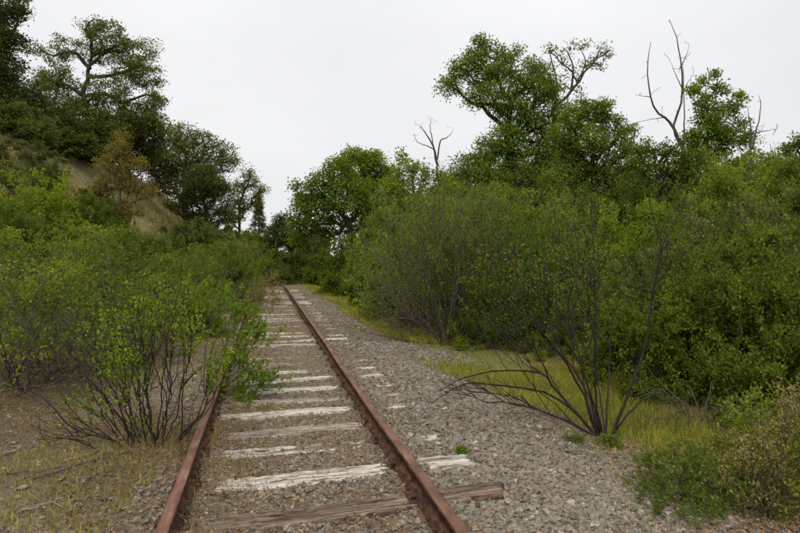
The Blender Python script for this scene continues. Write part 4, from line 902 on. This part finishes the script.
leafclump('shrub', 'green leafy shrub mixed with the tan seed heads at the right edge', 782, 492, 800, .74, .58, .034, .017, 'leaf_fresh', 'shrub', 85, per=9)
leafclump('shrub', 'low olive shrub below the pile of dead twigs', 738, 486, 420, .34, .45, .026, .012, 'leaf_dull', 'shrub', 86, per=7)
leafclump('weed', 'tiny green weed on the gravel beside the right rail', 463, 482, 14, .05, .05, .03, .012, 'leaf_bright', 'plant', 87)
leafclump('weed', 'straw and green weeds growing between the rails where they fade out', 262, 296, 900, .95, .75, .06, .012, 'weed_d', 'plant', 88, per=7, zc=17.5)
leafclump('shrub', 'small green bush overgrowing the left rail at the far end', 250, 300, 700, .8, .6, .05, .026, 'leaf_fresh', 'shrub', 89, per=9, zc=19.)
# pile of dead twigs
rng = np.random.default_rng(91); b = W(700, 5.6); g = Grow(91, cap=6000)
for s in range(9):
    a = rng.uniform(0, 6.28); g.stem([(rng.normal(0, .15), rng.normal(0, .15), 0), (math.cos(a) * .4, math.sin(a) * .3, rng.uniform(.25, .45)), (math.cos(a) * .75, math.sin(a) * .6, rng.uniform(.1, .6))], .006, .002, m=7, j=.01)
g.add(dome(rng, 420, .85, .6, .05, .2, .4), bf=.2, up=0.); g.build(.0016, .4, .006)
plant_from(g, 'twig_pile', b, M['twig'], None, None, 'tangle of grey dead twigs under the right thicket', 'branches')
# fallen branches
SK = [((18, 522), (60, 512), 'short pale broken stick at the bottom left corner', .010), ((60, 470), (105, 455), 'thin grey stick below the arching stems on the left', .006), ((0, 462), (18, 452), 'pale stick end at the left edge', .010), ((30, 488), (130, 462), 'long dark fallen branch under the nearest left shrub', .010),
      ((70, 505), (112, 480), 'thin dark twig in the leaf litter', .005), ((505, 425), (570, 420), 'long thin fallen stem at the edge of the gravel', .005), ((565, 464), (600, 468), 'small dark stick below the dark bare shrub', .006), ((310, 303), (318, 301), 'pale stick on the ballast beyond the rails bend', .02),
      ((0, 480), (60, 476), 'dark fallen branch near the left edge', .009), ((90, 440), (150, 452), 'bare twig lying behind the nearest left shrub', .006), ((490, 382), (520, 390), 'bleached stick in the grass under the arching stems', .010), ((372, 306), (392, 312), 'pale fallen branch in the grass left of the large twiggy shrub', .02)]
for i, (a, b_, lab, r_) in enumerate(SK):
    za, zb = (533.3 * (CZ + (.15 if a[0] > 480 else .0)) / (q[1] - 257) for q in (a, b_)); A = W(a[0], za); B = W(b_[0], zb); A[2] = float(gz(A[0], A[1])) + r_ + .008; B[2] = float(gz(B[0], B[1])) + r_ + .012
    rg = np.random.default_rng(200 + i); mid = (A + B) / 2 + rg.normal(0, .02, 3); mid[2] = max(mid[2], float(gz(mid[0], mid[1])) + r_ + .01)
    P = smoothline([A, mid, B], 10, rg, .004) ; c0 = P.mean(0); gg = [tube_arrays((P - c0)[None], np.linspace(r_, r_ * .5, 10)[None], 7)]
    for q in range(2):
        s0 = P[rg.integers(3, 8)] - c0; e = s0 + (P[-1] - P[0]) * .18 + rg.normal(0, .06, 3) * np.array([1, 1, .2]) + np.array([0, 0, .01]); gg.append(tube_arrays(smoothline([s0, (s0 + e) / 2, e], 5)[None], np.linspace(r_ * .5, r_ * .2, 5)[None], 5))
    o = link('fallen_stick', mesh('fallen_stick', *join(gg), smooth=True), M['stick'] if 'pale' in lab or 'bleach' in lab or 'grey' in lab else M['twig'], None, c0); tag(o, lab, 'stick', 'fallen sticks')

# ------------------------------------------------------------------ grass, weeds, litter
def blades(name, x, y, h, wd, rng, mt, label, lean=.35, cat='grass', z=None):
    n = len(x); z = gz(x, y) if z is None else z; a = rng.uniform(0, 6.28, n); hh = h * rng.uniform(.4, 1.2, n)
    B = np.stack([x, y, z - .005], 1); s = np.stack([np.cos(a), np.sin(a), np.zeros(n)], 1) * (np.asarray(wd) * .5 * np.ones(n))[:, None]
    ln = rng.normal(size=(n, 2)) * lean * hh[:, None]
    mid = B + np.concatenate([ln * .35, (hh * .6)[:, None]], 1); tip = B + np.concatenate([ln, (hh * np.sqrt(np.maximum(1 - (ln ** 2).sum(1) / hh ** 2, .1)))[:, None]], 1)
    V = np.stack([B - s, B + s, mid + s * .6, tip, mid - s * .6], 1).reshape(-1, 3); k = np.arange(n)[:, None] * 5
    Qf = k + np.array([0, 1, 2, 4]); T = k + np.array([4, 2, 3])
    o = link(name, mesh(name, V, Qf, T), mt); tag(o, label, cat, kind='stuff'); return o
r = np.random.default_rng(300)
n = 300000; y = 3.2 + 26 * r.random(n) ** 1.45; x = r.uniform(1.7, 7.0, n) ; kp = (r.random(n) < np.clip((x + bump(x * 2, y) * .6 - 2.5 - np.clip((7 - y) * .28, 0, .9) + np.clip((y - 9) / 12, 0, .7)) * 1.6, 0, 1) * np.clip(1.4 - (x - 4) * .2, .3, 1)) & (bump(x * 4, y * 4) > -.3 + .12 * r.random(n))
x, y = x[kp] + trackx(y[kp]), y[kp]; blades('grass', x, y, (.12 + .05 * np.clip((y - 8) / 10, 0, 1)) * np.clip(1 + .4 * bump(x, y), .7, 1.4), .006 + .0007 * y, r, M['grass_g'], 'yellow green grass strip between the ballast and the right thicket')
n = 110000; y = r.uniform(14, 95, n); x = -r.uniform(4.2, 15, n); kp = r.random(n) < np.clip(.5 + 2.5 * bump(x * 2, y * 2), .08, 1); x, y = x[kp], y[kp]; blades('dry_grass', x, y, .34 + .7 * np.clip(bump(x * 3, y * 3), 0, .5), .055, r, M['grass_t'], 'dry tan grass covering the hill slope on the left', lean=.5)
n = 42000; y = 2.6 + 22 * r.random(n) ** 1.6; x = -r.uniform(1.0, 5.4, n); kp = bump(x * 5, y * 5) > .02; x, y = x[kp], y[kp]; blades('sparse_grass', x, y, .09 + 0 * x, .0045 + .0004 * y, r, M['grass_g'], 'sparse green and straw grass in the litter left of the rails', lean=.5)
n = 34000; y = 2.6 + 22 * r.random(n) ** 1.4; x = r.uniform(-1.3, 2.4, n); kp = (bump(x * 6, y * 6) > .05 - .25 * np.clip((y - 9) / 12, 0, 1) - .22 * (np.abs(x + .5) < .28)) & (np.abs(np.abs(x) - .75) > .05) & (r.random(n) < np.where(x > .8, .35 + np.clip((y - 8) / 20, 0, .5), 1)); x, y = x[kp], y[kp]
blades('track_weeds', x + trackx(y), y, .055 + .03 * r.random(len(x)) + .06 * (np.abs(x + .52) < .2), .003 + .0004 * y, r, M['weed_d'], 'thin brown and green weeds growing through the ballast', lean=.6, cat='weeds')
n = 26000; y = 2.6 + 14 * r.random(n) ** 1.6; x = -r.uniform(1.1, 5.6, n); kp = bump(x * 3 + 2, y * 3) > -.05; x, y = x[kp], y[kp]; blades('straw', x, y, .07 + 0 * x, .003 + .0004 * y, r, M['weed_d'], 'flattened straw and dry stalks in the litter left of the rails', lean=1.0)
n = 9000; y = 3 + 5 * r.random(n); x = r.uniform(2.3, 5., n); blades('straw', x, y, .08 + 0 * x, .0035, r, M['weed_d'], 'flattened straw around the foot of the dark bare shrub', lean=1.0)
# tall thin weeds around the base of the nearest left shrub
n = 1500; x = W(165, 4.3)[0] + r.normal(0, .22, n); y = W(165, 4.3)[1] + r.normal(0, .30, n); kp = np.abs(x + .75) > .06; x, y = x[kp], y[kp]; blades('weed_patch', x, y, .13 + 0 * x, .0035, r, M['weed_d'], 'thin straw coloured weeds around the foot of the nearest left shrub', lean=.6, cat='weeds')
# leaf litter
n = 190000; y = 2.5 + 13 * r.random(n) ** 1.7; x = r.uniform(-5.5, 4.9, n); kp = r.random(n) < np.interp(x, [-5.5, -2, -1, -.6, 0, .7, 1.2, 2.2, 3, 4.6], [.9, 1, .9, .8, .45, .55, .12, .2, 1, 1]); x, y = x[kp], y[kp]; kp = np.abs(np.abs(x) - .75) > .045; x, y = x[kp], y[kp]; n = len(x)
onm = (np.abs(y[:, None] - TIES[None]).min(1) < .09) & (np.abs(x) < .6); kp = ~onm | (r.random(n) < .12); x, y = x[kp], y[kp]; n = len(x)
pos = np.stack([x, y, gz(x, y) + r.uniform(.004, .028, n)], 1); d = r.normal(size=(n, 3)) * np.array([1, 1, .35])
kp = r.random(n) < np.clip(.55 + 2. * bump(x * 2.3 + 1, y * 2.3), .15, 1); pos, d = pos[kp], d[kp]
V, Qf = leaves(pos, d, .019, .012, r, up=.7, fold=.18, lv=.6); o = link('leaf_litter', mesh('leaf_litter', V, Qf), M['litter']); tag(o, 'brown dry leaf litter scattered over the ground beside the rails', 'leaf litter', kind='stuff')
print('tris approx', sum(len(m_.polygons) for m_ in bpy.data.meshes), 'objects', len(bpy.data.objects))
